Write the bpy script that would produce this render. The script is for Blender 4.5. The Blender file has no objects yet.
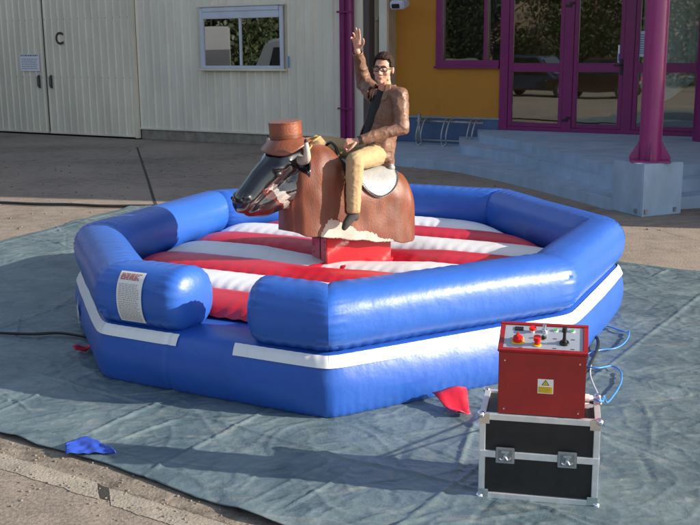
import bpy, bmesh, math, random
from mathutils import Vector, Matrix, noise
random.seed(7)
PI = math.pi
SC = bpy.context.scene
COL = SC.collection
# ------------------------------------------------------------------ camera
FPX, CX, CY, HC = 1000.0, 350.0, 262.5, 2.2
TH = math.atan((CY - 50) / FPX); RO = math.radians(.46)
_F = Vector((0, math.cos(TH), -math.sin(TH))); _U0 = Vector((0, math.sin(TH), math.cos(TH))); _R0 = Vector((1, 0, 0))
_R = math.cos(RO) * _R0 - math.sin(RO) * _U0
_U = math.sin(RO) * _R0 + math.cos(RO) * _U0
cam = bpy.data.cameras.new('camera'); camo = bpy.data.objects.new('camera', cam); COL.objects.link(camo)
cam.sensor_width = 36; cam.lens = FPX / 700 * 36; cam.clip_end = 1500; cam.clip_start = .05
camo.matrix_world = Matrix(((_R.x, _U.x, -_F.x, 0), (_R.y, _U.y, -_F.y, 0), (_R.z, _U.z, -_F.z, HC), (0, 0, 0, 1)))
SC.camera = camo
# ------------------------------------------------------------------ light
SUN_DIR = Vector((.973, -.23, 0)).normalized()          # towards the sun, on the ground
SUN_EL = math.radians(20.5)
w = bpy.data.worlds.new('World'); SC.world = w; w.use_nodes = True
nt = w.node_tree; nt.nodes.clear()
sky = nt.nodes.new('ShaderNodeTexSky'); sky.sky_type = 'NISHITA'; sky.sun_disc = False
sky.sun_elevation = SUN_EL; sky.sun_rotation = math.atan2(SUN_DIR.x, SUN_DIR.y)
sky.air_density = 1.0; sky.dust_density = .6; sky.ozone_density = 1.2
bg = nt.nodes.new('ShaderNodeBackground'); bg.inputs[1].default_value = .135
wo = nt.nodes.new('ShaderNodeOutputWorld')
hs_ = nt.nodes.new('ShaderNodeHueSaturation'); hs_.inputs['Saturation'].default_value = .72; nt.links.new(sky.outputs[0], hs_.inputs['Color']); nt.links.new(hs_.outputs[0], bg.inputs[0]); nt.links.new(bg.outputs[0], wo.inputs[0])
sl = bpy.data.lights.new('sun', 'SUN'); sl.energy = 4.7; sl.angle = math.radians(.53); sl.color = (1, .90, .76)
so = bpy.data.objects.new('sun', sl); COL.objects.link(so)
sd = Vector((SUN_DIR.x * math.cos(SUN_EL), SUN_DIR.y * math.cos(SUN_EL), math.sin(SUN_EL)))
so.rotation_euler = sd.to_track_quat('Z', 'Y').to_euler()
SC.view_settings.view_transform = 'Standard'; SC.view_settings.look = 'None'
SC.view_settings.exposure = 0.88; SC.view_settings.gamma = 1

# ------------------------------------------------------------------ helpers
def ray(x, y): return (FPX * _F + (x - CX) * _R - (y - CY) * _U)
def at(x, y, z=0.0):
    d = ray(x, y); t = (z - HC) / d.z
    return Vector((d.x * t, d.y * t, z))
def depth_at(x, y, Y):
    d = ray(x, y); t = Y / d.y
    return Vector((d.x * t, Y, HC + d.z * t))
def tag(o, label, cat, group=None):
    o['label'] = label; o['category'] = cat
    if group: o['group'] = group
    return o
def thing(name, label, cat, loc=(0, 0, 0), rz=0, group=None, mat=None):
    o = bpy.data.objects.new(name, None); COL.objects.link(o)
    o.empty_display_size = .1
    if mat is not None: o.matrix_world = mat
    else: o.location = loc; o.rotation_euler = (0, 0, rz)
    return tag(o, label, cat, group)
def obj(name, bm, m, parent=None, smooth=False, label=None, auto=None):
    me = bpy.data.meshes.new(name)
    bmesh.ops.recalc_face_normals(bm, faces=bm.faces[:]) if auto != 'keep' else None
    bm.to_mesh(me); bm.free()
    ms = m if isinstance(m, (list, tuple)) else [m]
    for x in ms: me.materials.append(x)
    if smooth:
        me.polygons.foreach_set('use_smooth', [True] * len(me.polygons))
        if smooth != True:
            try: me.set_sharp_from_angle(angle=math.radians(smooth))
            except Exception: pass
    o = bpy.data.objects.new(name, me); COL.objects.link(o)
    if parent: o.parent = parent
    if label: o['label'] = label
    return o
def struct(o): o['kind'] = 'structure'; return o
def NB(): return bmesh.new()
def box(bm, c, s, rot=None, bev=0, mi=0, seg=2):
    r = bmesh.ops.create_cube(bm, size=1)
    vs = r['verts']
    M = Matrix.Translation(Vector(c)) @ (rot.to_4x4() if rot else Matrix()) @ Matrix.Diagonal((*s, 1))
    bmesh.ops.transform(bm, matrix=M, verts=vs)
    fs = list({f for v in vs for f in v.link_faces})
    for f in fs: f.material_index = mi
    if bev:
        es = list({e for v in vs for e in v.link_edges})
        bmesh.ops.bevel(bm, geom=es, offset=bev, segments=seg, affect='EDGES', clamp_overlap=True, material=-1)
def lo_hi(bm, a, b, **k):
    box(bm, [(a[i] + b[i]) / 2 for i in range(3)], [abs(b[i] - a[i]) for i in range(3)], **k)
def cyl(bm, a, b, r, r2=None, n=20, mi=0, caps=True):
    a = Vector(a); b = Vector(b); d = b - a
    rr = bmesh.ops.create_cone(bm, cap_ends=caps, segments=n, radius1=r, radius2=r if r2 is None else r2, depth=d.length)
    M = Matrix.Translation((a + b) / 2) @ d.to_track_quat('Z', 'Y').to_matrix().to_4x4()
    bmesh.ops.transform(bm, matrix=M, verts=rr['verts'])
    for f in {f for v in rr['verts'] for f in v.link_faces}: f.material_index = mi
_ICO = {}
def _ico(sub):
    if sub not in _ICO:
        t = bmesh.new(); bmesh.ops.create_icosphere(t, subdivisions=sub, radius=1); t.verts.ensure_lookup_table()
        _ICO[sub] = ([v.co.copy() for v in t.verts], [tuple(v.index for v in f.verts) for f in t.faces]); t.free()
    return _ICO[sub]
def ball(bm, c, r, M3=None, sub=2, mi=0):
    V, Fc = _ico(sub); c = Vector(c)
    s = Vector((r, r, r)) if not hasattr(r, '__len__') else Vector(r)
    if M3: vs = [bm.verts.new(c + M3 @ (v * s)) for v in V]
    else: vs = [bm.verts.new(c + v * s) for v in V]
    for f in Fc:
        q = bm.faces.new([vs[i] for i in f])
        if mi: q.material_index = mi
def smooth_path(pts, n=8):
    pts = [Vector(p) for p in pts]; out = []
    for i in range(len(pts) - 1):
        p0 = pts[max(i - 1, 0)]; p1 = pts[i]; p2 = pts[i + 1]; p3 = pts[min(i + 2, len(pts) - 1)]
        for k in range(n):
            t = k / n
            out.append(.5 * ((2 * p1) + (p2 - p0) * t + (2 * p0 - 5 * p1 + 4 * p2 - p3) * t * t + (3 * p1 - p0 - 3 * p2 + p3) * t ** 3))
    out.append(pts[-1]); return out
def tube(bm, pts, r, n=10, sm=8, mi=0, closed=False):
    P = smooth_path(pts, sm) if sm else [Vector(p) for p in pts]
    rings = []; up = Vector((0, 0, 1)); N = len(P)
    for i, p in enumerate(P):
        t = (P[min(i + 1, N - 1)] - P[max(i - 1, 0)]).normalized()
        if i == 0:
            a = t.orthogonal().normalized()
        else:
            a = (a - t * a.dot(t)); a = a.normalized() if a.length > 1e-5 else t.orthogonal().normalized()
        b = t.cross(a)
        rad = r(i / (N - 1)) if callable(r) else r
        rings.append([bm.verts.new(p + rad * (math.cos(2 * PI * k / n) * a + math.sin(2 * PI * k / n) * b)) for k in range(n)])
    for i in range(N - 1):
        for k in range(n):
            f = bm.faces.new((rings[i][k], rings[i][(k + 1) % n], rings[i + 1][(k + 1) % n], rings[i + 1][k])); f.material_index = mi
    if not closed:
        bm.faces.new(rings[0][::-1]).material_index = mi; bm.faces.new(rings[-1]).material_index = mi
def grid(bm, nu, nv, fn, mi=None, wrap_u=False):
    V = [[bm.verts.new(fn(i / (nu - 1) if not wrap_u else i / nu, j / (nv - 1))) for j in range(nv)] for i in range(nu)]
    for i in range(nu if wrap_u else nu - 1):
        for j in range(nv - 1):
            f = bm.faces.new((V[i][j], V[(i + 1) % nu][j], V[(i + 1) % nu][j + 1], V[i][j + 1]))
            if mi: f.material_index = mi(i / (nu - 1), j / (nv - 1))
    return V
def prism(bm, poly, z0, z1, mi=0):
    a = [bm.verts.new((p[0], p[1], z0)) for p in poly]; b = [bm.verts.new((p[0], p[1], z1)) for p in poly]
    n = len(poly)
    fs = [bm.faces.new(a[::-1]), bm.faces.new(b)]
    for i in range(n): fs.append(bm.faces.new((a[i], a[(i + 1) % n], b[(i + 1) % n], b[i])))
    for f in fs: f.material_index = mi
def lathe(bm, prof, c=(0, 0, 0), n=32, fn=None, mi=0):
    rings = []
    for (r, z) in prof:
        ring = []
        for k in range(n):
            a = 2 * PI * k / n
            v = Vector((r * math.cos(a), r * math.sin(a), z))
            if fn: v = fn(v, a)
            ring.append(bm.verts.new(v + Vector(c)))
        rings.append(ring)
    for i in range(len(rings) - 1):
        for k in range(n):
            bm.faces.new((rings[i][k], rings[i][(k + 1) % n], rings[i + 1][(k + 1) % n], rings[i + 1][k])).material_index = mi
    bm.faces.new(rings[0][::-1]).material_index = mi; bm.faces.new(rings[-1]).material_index = mi
def remesh(bm, voxel, it=4, fac=.5):
    """union of closed shells -> one smooth skin, returned as a bmesh"""
    me = bpy.data.meshes.new('tmp'); bm.to_mesh(me); bm.free()
    o = bpy.data.objects.new('tmp', me); COL.objects.link(o)
    m = o.modifiers.new('r', 'REMESH'); m.mode = 'VOXEL'; m.voxel_size = voxel; m.adaptivity = 0
    if it:
        s = o.modifiers.new('s', 'SMOOTH'); s.factor = fac; s.iterations = it
    dg = bpy.context.evaluated_depsgraph_get()
    ev = o.evaluated_get(dg); nm = bpy.data.meshes.new_from_object(ev)
    b = bmesh.new(); b.from_mesh(nm)
    bpy.data.objects.remove(o); bpy.data.meshes.remove(me); bpy.data.meshes.remove(nm)
    return b
def capsule(bm, a, b, ra, rb, n=14):
    a = Vector(a); b = Vector(b)
    L = (b - a).length; k = max(2, int(L / (min(ra, rb) * .35)) + 1)
    for i in range(k + 1):
        t = i / k; ball(bm, a.lerp(b, t), ra + (rb - ra) * t, sub=2)
def blobs(bm, keys, M3, per=6):
    """keys: (pos, (rx, ry, rz)) ellipsoids interpolated along a path, axes M3"""
    for (p, r), (q, s) in zip(keys, keys[1:]):
        for i in range(per + 1):
            t = i / per
            ball(bm, Vector(p).lerp(Vector(q), t), [r[k] + (s[k] - r[k]) * t for k in range(3)], M3, sub=2)
# ------------------------------------------------------------------ materials
def mat(name, col, rough=.6, metal=0, spec=.5, var=0, vscale=4, var2=None, bump=0, bscale=40, bdist=.01, coat=0, crough=.05, stretch=None, rvar=0, detail=6, coords='Object'):
    m = bpy.data.materials.new(name); m.use_nodes = True
    t = m.node_tree; p = t.nodes['Principled BSDF']
    p.inputs['Base Color'].default_value = (*col, 1); p.inputs['Roughness'].default_value = rough
    p.inputs['Metallic'].default_value = metal; p.inputs['Specular IOR Level'].default_value = spec
    p.inputs['Coat Weight'].default_value = coat; p.inputs['Coat Roughness'].default_value = crough
    tc = t.nodes.new('ShaderNodeTexCoord'); src = tc.outputs[coords]
    if stretch:
        mp = t.nodes.new('ShaderNodeMapping'); mp.inputs['Scale'].default_value = stretch
        t.links.new(src, mp.inputs[0]); src = mp.outputs[0]
    if var:
        n = t.nodes.new('ShaderNodeTexNoise'); n.inputs['Scale'].default_value = vscale; n.inputs['Detail'].default_value = detail; n.inputs['Roughness'].default_value = .62
        t.links.new(src, n.inputs['Vector'])
        r = t.nodes.new('ShaderNodeValToRGB'); r.color_ramp.elements[0].position = .3; r.color_ramp.elements[1].position = .7
        c2 = var2 or tuple(c * (1 - var) for c in col)
        r.color_ramp.elements[0].color = (*c2, 1); r.color_ramp.elements[1].color = (*[min(1, c * (1 + var * .5)) for c in col], 1)
        t.links.new(n.outputs['Fac'], r.inputs[0]); t.links.new(r.outputs[0], p.inputs['Base Color'])
        if rvar:
            mr = t.nodes.new('ShaderNodeMapRange'); mr.inputs['To Min'].default_value = rough - rvar; mr.inputs['To Max'].default_value = rough + rvar
            t.links.new(n.outputs['Fac'], mr.inputs['Value']); t.links.new(mr.outputs[0], p.inputs['Roughness'])
    if bump:
        n2 = t.nodes.new('ShaderNodeTexNoise'); n2.inputs['Scale'].default_value = bscale; n2.inputs['Detail'].default_value = 5
        t.links.new(src, n2.inputs['Vector'])
        b = t.nodes.new('ShaderNodeBump'); b.inputs['Strength'].default_value = bump; b.inputs['Distance'].default_value = bdist
        t.links.new(n2.outputs['Fac'], b.inputs['Height']); t.links.new(b.outputs[0], p.inputs['Normal'])
        if coat: t.links.new(b.outputs[0], p.inputs['Coat Normal'])
    return m
def ground_mat():
    m = mat('asphalt', (.19, .155, .125), .9, var=.25, vscale=.9, bump=.6, bscale=60, bdist=.01, coords='Generated')
    t = m.node_tree; p = t.nodes['Principled BSDF']
    tc = t.nodes.new('ShaderNodeTexCoord'); N = t.nodes.new; L = t.links.new
    big = N('ShaderNodeTexNoise'); big.inputs['Scale'].default_value = .35; big.inputs['Detail'].default_value = 8; big.inputs['Roughness'].default_value = .65
    fine = N('ShaderNodeTexNoise'); fine.inputs['Scale'].default_value = 42; fine.inputs['Detail'].default_value = 5; fine.inputs['Roughness'].default_value = .6
    mid = N('ShaderNodeTexNoise'); mid.inputs['Scale'].default_value = 6; mid.inputs['Detail'].default_value = 6
    vor = N('ShaderNodeTexVoronoi'); vor.inputs['Scale'].default_value = 28
    crk = N('ShaderNodeTexVoronoi'); crk.feature = 'DISTANCE_TO_EDGE'; crk.inputs['Scale'].default_value = .28
    wob = N('ShaderNodeTexNoise'); wob.inputs['Scale'].default_value = 1.2; wob.inputs['Detail'].default_value = 6
    mx = N('ShaderNodeMix'); mx.data_type = 'VECTOR'; mx.inputs['Factor'].default_value = .25
    L(tc.outputs['Object'], wob.inputs['Vector']); L(tc.outputs['Object'], mx.inputs[4]); L(wob.outputs['Color'], mx.inputs[5]); L(mx.outputs[1], crk.inputs['Vector'])
    for n in (big, fine, mid, vor): L(tc.outputs['Object'], n.inputs['Vector'])
    def math_(op, a, b, c=None):
        n = N('ShaderNodeMath'); n.operation = op
        for i, v in enumerate((a, b, c)):
            if v is None: continue
            if isinstance(v, (int, float)): n.inputs[i].default_value = v
            else: L(v, n.inputs[i])
        return n.outputs[0]
    s = math_('MULTIPLY_ADD', big.outputs['Fac'], .9, math_('MULTIPLY_ADD', mid.outputs['Fac'], .45, math_('MULTIPLY', fine.outputs['Fac'], .75)))
    r = N('ShaderNodeValToRGB'); r.color_ramp.elements[0].position = .62; r.color_ramp.elements[1].position = 1.45 / 1.6
    r.color_ramp.elements[0].color = (.12, .098, .08, 1); r.color_ramp.elements[1].color = (.30, .245, .195, 1)
    s2 = math_('MULTIPLY', s, .80); L(s2, r.inputs[0])
    ck = N('ShaderNodeMapRange'); ck.inputs['From Min'].default_value = 0; ck.inputs['From Max'].default_value = .004; ck.inputs['To Min'].default_value = .7
    L(crk.outputs['Distance'], ck.inputs['Value'])
    peb = N('ShaderNodeMapRange'); peb.inputs['From Min'].default_value = .05; peb.inputs['From Max'].default_value = .14; peb.inputs['To Min'].default_value = .45
    L(vor.outputs['Distance'], peb.inputs['Value'])
    mm = math_('MULTIPLY', ck.outputs[0], peb.outputs[0])
    mc = N('ShaderNodeMix'); mc.data_type = 'RGBA'; mc.blend_type = 'MULTIPLY'; mc.inputs['Factor'].default_value = 1
    L(r.outputs[0], mc.inputs[6]); L(mm, mc.inputs[7]); L(mc.outputs[2], p.inputs['Base Color'])
    b = [n for n in t.nodes if n.type == 'BUMP'][0]; L(fine.outputs['Fac'], b.inputs['Height'])
    return m
M_ground = ground_mat()
M_wall = mat('painted_cladding', (.78, .73, .61), .55, var=.16, vscale=1.2, bump=.1, bscale=3, stretch=(1, 1, .35), rvar=.1)
M_wall2 = mat('painted_door_cladding', (.78, .72, .58), .55, var=.16, vscale=1.5, bump=.1, bscale=3, stretch=(1, 1, .3), rvar=.1)
M_concrete = mat('concrete', (.30, .27, .23), .9, var=.35, vscale=5, bump=.5, bscale=50)
M_kerb = mat('kerb_concrete', (.34, .295, .235), .9, var=.35, vscale=7, bump=.6, bscale=60)
M_bluepaint = mat('blue_grey_paint', (.36, .47, .60), .6, var=.22, vscale=2.5, bump=.25, bscale=25, stretch=(1, 1, .5))
M_orange = mat('ochre_render', (.52, .215, .022), .75, var=.10, vscale=1.5, bump=.2, bscale=80)
M_navy = mat('blue_plinth_paint', (.085, .14, .26), .7, var=.2, vscale=3, bump=.2, bscale=60)
M_purple = mat('purple_paint', (.21, .012, .12), .35, var=.12, vscale=3, coat=.2, crough=.2)
M_magenta = mat('magenta_paint', (.27, .018, .14), .4, var=.12, vscale=4, coat=.25, crough=.25)
M_beige = mat('beige_render', (.45, .38, .27), .8, var=.15, vscale=3)
M_dark = mat('dark_gap', (.02, .018, .018), .8)
M_black = mat('black_plastic', (.015, .015, .016), .4, var=.2, vscale=8)
M_steel = mat('galvanised_steel', (.36, .38, .40), .45, metal=.7, var=.2, vscale=12)
M_alu = mat('aluminium_edging', (.78, .79, .81), .36, metal=.6, var=.15, vscale=14, bump=.1, bscale=200, bdist=.001)
M_chrome = mat('chrome', (.75, .76, .78), .14, metal=1)
M_frame = mat('grey_blue_window_frame', (.60, .64, .74), .4, var=.1, vscale=3)
M_panel = mat('black_laminate', (.011, .011, .012), .5, var=.5, vscale=14, rvar=.12, bump=.15, bscale=300, bdist=.001)
M_redmetal = mat('red_powder_coat', (.33, .007, .009), .33, var=.25, vscale=6, rvar=.08, coat=.5, crough=.15)
M_redbase = mat('red_gloss_steel', (.52, .010, .018), .32, var=.12, vscale=6, coat=.5, crough=.04, spec=.3, bump=.15, bscale=5)
M_face = mat('grey_control_face', (.42, .46, .52), .35, metal=.3, var=.06, vscale=5)
M_white = mat('white_plastic', (.75, .75, .73), .5)
M_yellow = mat('yellow_plastic', (.75, .52, .02), .4)
M_redp = mat('red_plastic', (.65, .015, .01), .35)
M_green = mat('green_plastic', (.06, .45, .10), .4)
M_ink = mat('dark_ink', (.04, .04, .05), .7)
M_redink = mat('red_ink', (.45, .12, .12), .7)
M_blueink = mat('blue_ink', (.05, .12, .45), .6)
def pvc(name, col, tr=.0, bs=7, bmp=.35):
    m = mat(name, col, .40, var=.10, vscale=2.2, bump=bmp, bscale=bs, bdist=.02, coat=.15, crough=.25)
    return m
M_blue = pvc('blue_pvc', (.023, .112, .48))
M_blue2 = pvc('blue_pvc_wall', (.021, .10, .45))
M_redpvc = pvc('red_pvc', (.60, .014, .035)); M_whitepvc = pvc('white_pvc', (.82, .82, .83), bs=5)
M_stripe = mat('white_band_pvc', (.78, .79, .80), .45, var=.05, vscale=6)
M_hose = mat('blue_cable_sheath', (.05, .25, .65), .4)
M_coat = mat('brown_fur', (.165, .040, .014), .48, var=.45, vscale=10, bump=.5, bscale=160, bdist=.004, stretch=(1, 1, .3), spec=.5, coat=.15, crough=.4)
_p = M_coat.node_tree.nodes['Principled BSDF']; _p.inputs['Sheen Weight'].default_value = .25; _p.inputs['Sheen Tint'].default_value = (1, .55, .35, 1)
M_coatw = mat('cream_fur', (.48, .43, .36), .7, var=.2, vscale=12, bump=.5, bscale=160, bdist=.004)
M_gloss = mat('black_gloss_fibreglass', (.008, .008, .011), .18, coat=.7, crough=.07, var=.2, vscale=5)
M_horn = mat('ivory_horn', (.50, .44, .35), .35, coat=.3, var=.15, vscale=9)
M_leather_hat = mat('tan_leather', (.24, .072, .032), .38, var=.22, vscale=9, bump=.3, bscale=60, coat=.3, crough=.3)
M_saddle = mat('pale_grey_leather', (.35, .35, .34), .36, var=.15, vscale=8, bump=.25, bscale=60, coat=.3, crough=.25)
M_skin = mat('skin', (.58, .30, .21), .5, var=.12, vscale=14)
_p = M_skin.node_tree.nodes['Principled BSDF']; _p.inputs['Subsurface Weight'].default_value = .12; _p.inputs['Subsurface Radius'].default_value = (.01, .004, .002)
M_hair = mat('dark_brown_hair', (.030, .017, .010), .75, spec=.2, var=.3, vscale=60, bump=.8, bscale=150, bdist=.006)
M_jacket = mat('brown_leather', (.20, .10, .060), .52, var=.40, vscale=9, bump=.7, bscale=30, bdist=.008, coat=.08, crough=.4)
M_shirt = mat('black_shirt', (.012, .012, .013), .8, var=.2, vscale=12, bump=.5, bscale=25, bdist=.01)
M_trouser = mat('tan_cotton', (.40, .28, .145), .85, var=.12, vscale=12, bump=.4, bscale=18, bdist=.010)
M_sock = mat('charcoal_sock', (.045, .042, .04), .9, bump=.5, bscale=200, bdist=.002)
M_rope = mat('straw_rope', (.45, .33, .12), .9, bump=.8, bscale=150)
M_lip = mat('lips', (.42, .14, .12), .5)
M_lens = mat('spectacle_lens', (.25, .2, .18), .05)
_p = M_lens.node_tree.nodes['Principled BSDF']; _p.inputs['Alpha'].default_value = .35
M_curtain = mat('pale_curtain', (.78, .80, .76), .9, var=.1, vscale=3)
M_leaf = mat('dark_leaves', (.022, .036, .012), .6, var=.5, vscale=2)
M_bark = mat('bark', (.10, .07, .045), .9, var=.3, vscale=5, bump=.6, bscale=20)
M_vanw = mat('white_car_paint', (.72, .70, .64), .35, coat=.5, var=.05, vscale=1)
M_card = mat('dark_car_paint', (.02, .03, .06), .25, coat=1, var=.1, vscale=1)
M_carr = mat('maroon_car_paint', (.03, .008, .008), .25, coat=1, var=.1, vscale=1)
M_cargr = mat('grey_car_paint', (.22, .22, .22), .3, coat=1, var=.05, vscale=1)
M_carglass = mat('car_glass', (.015, .018, .02), .06, coat=1)
M_tyre = mat('tyre_rubber', (.02, .02, .02), .8)
def glass(name, refl, tint, ior=1.5, bmp=.0):
    m = bpy.data.materials.new(name); m.use_nodes = True; t = m.node_tree
    for n in list(t.nodes):
        if n.type != 'OUTPUT_MATERIAL': t.nodes.remove(n)
    out = [n for n in t.nodes if n.type == 'OUTPUT_MATERIAL'][0]
    tr = t.nodes.new('ShaderNodeBsdfTransparent'); tr.inputs[0].default_value = (*tint, 1)
    g = t.nodes.new('ShaderNodeBsdfGlossy'); g.inputs['Roughness'].default_value = .015; g.inputs[0].default_value = (1, 1, 1, 1)
    fr = t.nodes.new('ShaderNodeFresnel'); fr.inputs[0].default_value = ior
    mul = t.nodes.new('ShaderNodeMath'); mul.operation = 'MULTIPLY_ADD'; mul.inputs[1].default_value = 1; mul.inputs[2].default_value = refl
    mul.use_clamp = True
    mx = t.nodes.new('ShaderNodeMixShader')
    tc = t.nodes.new('ShaderNodeTexCoord'); n = t.nodes.new('ShaderNodeTexNoise'); n.inputs['Scale'].default_value = 1.6; n.inputs['Detail'].default_value = 1
    b = t.nodes.new('ShaderNodeBump'); b.inputs['Strength'].default_value = bmp; b.inputs['Distance'].default_value = .02
    t.links.new(tc.outputs['Object'], n.inputs['Vector']); t.links.new(n.outputs['Fac'], b.inputs['Height']); t.links.new(b.outputs[0], g.inputs['Normal'])
    t.links.new(fr.outputs[0], mul.inputs[0]); t.links.new(mul.outputs[0], mx.inputs[0])
    t.links.new(tr.outputs[0], mx.inputs[1]); t.links.new(g.outputs[0], mx.inputs[2]); t.links.new(mx.outputs[0], out.inputs[0])
    return m
M_glass = glass('door_glass', .10, (.88, .92, .90), bmp=.04)
M_glassw = glass('window_glass', .30, (.6, .62, .62), bmp=.04)

# ================================================================== GROUND
bm = NB()
S = 300
for (x0, x1, y0, y1) in ((-S, S, -S, S),):
    bm.faces.new([bm.verts.new(p) for p in ((x0, y0, 0), (x1, y0, 0), (x1, y1, 0), (x0, y1, 0))])
struct(obj('ground', bm, M_ground))

# kerb strip and gutter at the near left
E1 = Vector((.826, -.563, 0)).normalized(); E2 = Vector((-E1.y, E1.x, 0))     # along / across the near tarp edge
K1 = (at(190, 521) - at(0, 461)).normalized(); K2 = Vector((-K1.y, K1.x, 0))
def strip(name, pts_near, pts_far, z, m, u0, u1, n=400, rag=.014, seed=0):
    """ragged strip between two lines given by a ground point each, running along E1"""
    bm = NB(); row = []
    for i in range(n + 1):
        u = u0 + (u1 - u0) * i / n
        a = pts_near + K1 * u + K2 * (rag * (noise.noise(Vector((u * 9, seed, 0))) + .6 * noise.noise(Vector((u * 40, seed, 0))))); b = pts_far + K1 * u + K2 * (rag * noise.noise(Vector((u * 9, seed + 5, 0))))
        row.append([bm.verts.new((a.x, a.y, z)), bm.verts.new((b.x, b.y, z))])
    for i in range(n): bm.faces.new((row[i][0], row[i + 1][0], row[i + 1][1], row[i][1]))
    return obj(name, bm, m)
kn = at(54, 486); kf = at(54, 470)
kc = at(115, 498)
kb = K1.dot(kc - kn)
M_gutter = mat('worn_gutter', (.27, .225, .175), .95, var=.5, vscale=7, bump=.7, bscale=45, var2=(.075, .06, .048))
M_cutbl = mat('dark_joint_fill', (.04, .035, .03), .95, bump=.6, bscale=60)
gf = at(54, 446)
struct(strip('gutter', kf, gf + K2 * .6, .0012, M_gutter, -6, 5, seed=11))
struct(strip('kerb_stone', kn, kf, .0028, M_kerb, -6, kb - .05, seed=1))
struct(strip('kerb_stone', kn + K2 * -.012, kf + K2 * -.012, .0028, M_kerb, kb + .05, 5, seed=2))
struct(strip('kerb_joint', kn + K2 * .02, kf, .0020, M_cutbl, kb - .055, kb + .055, 10, seed=3))
# joint line in the yard asphalt, and the hose lying on it
bm = NB()
jp = [at(x, y, .004) for x, y in ((137, 147), (143, 165), (148, 180), (153, 197), (160, 215))]
for a, b in zip(jp, jp[1:]):
    bm.faces.new([bm.verts.new(p) for p in (a + Vector((-.022, 0, 0)), a + Vector((.022, 0, 0)), b + Vector((.022, 0, 0)), b + Vector((-.022, 0, 0)))])
struct(obj('yard_joint', bm, M_cutbl))
bm = NB()
hp = [at(x, y, .03) for x, y in ((-60, 201), (0, 202.5), (35, 204), (70, 204.5), (105, 206), (150, 206), (230, 207))]
tube(bm, hp, .022, n=8)
tag(obj('ground_cable', bm, M_black, smooth=True), 'long black cable lying across the sunlit yard behind the tarpaulin', 'cable')

# ================================================================== TARPAULIN
near = at(100, 461); E1t = E1
def tarp_z(x, y):
    v = Vector((x, y, 0))
    a = noise.noise(v * 1.1) * .5 + noise.noise(v * 2.7 + Vector((3, 1, 0))) * .3
    r = 1 - abs(noise.noise(Vector((x * 1.5 + y * .7, y * 1.3 - x * .3, 4)))) * 2.0
    r2 = 1 - abs(noise.noise(Vector((x * 3.4 - y * 1.7, y * 3.2 + x * 1.2, 9)))) * 2.2
    r3 = 1 - abs(noise.noise(Vector((x * 7.0 - y * 2, y * 7.5 + x * 2, 2)))) * 2.4
    z = .020 + a * .007 + max(0, r) ** 14 * .006 + max(0, r2) ** 12 * .005 + max(0, r3) ** 6 * .003 + noise.noise(v * 14) * .0010
    return z
TW0, TW1, TD = -9.3, 5.0, 7.4
Ecs = Vector((-2.0, 5.45, 0))
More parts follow.
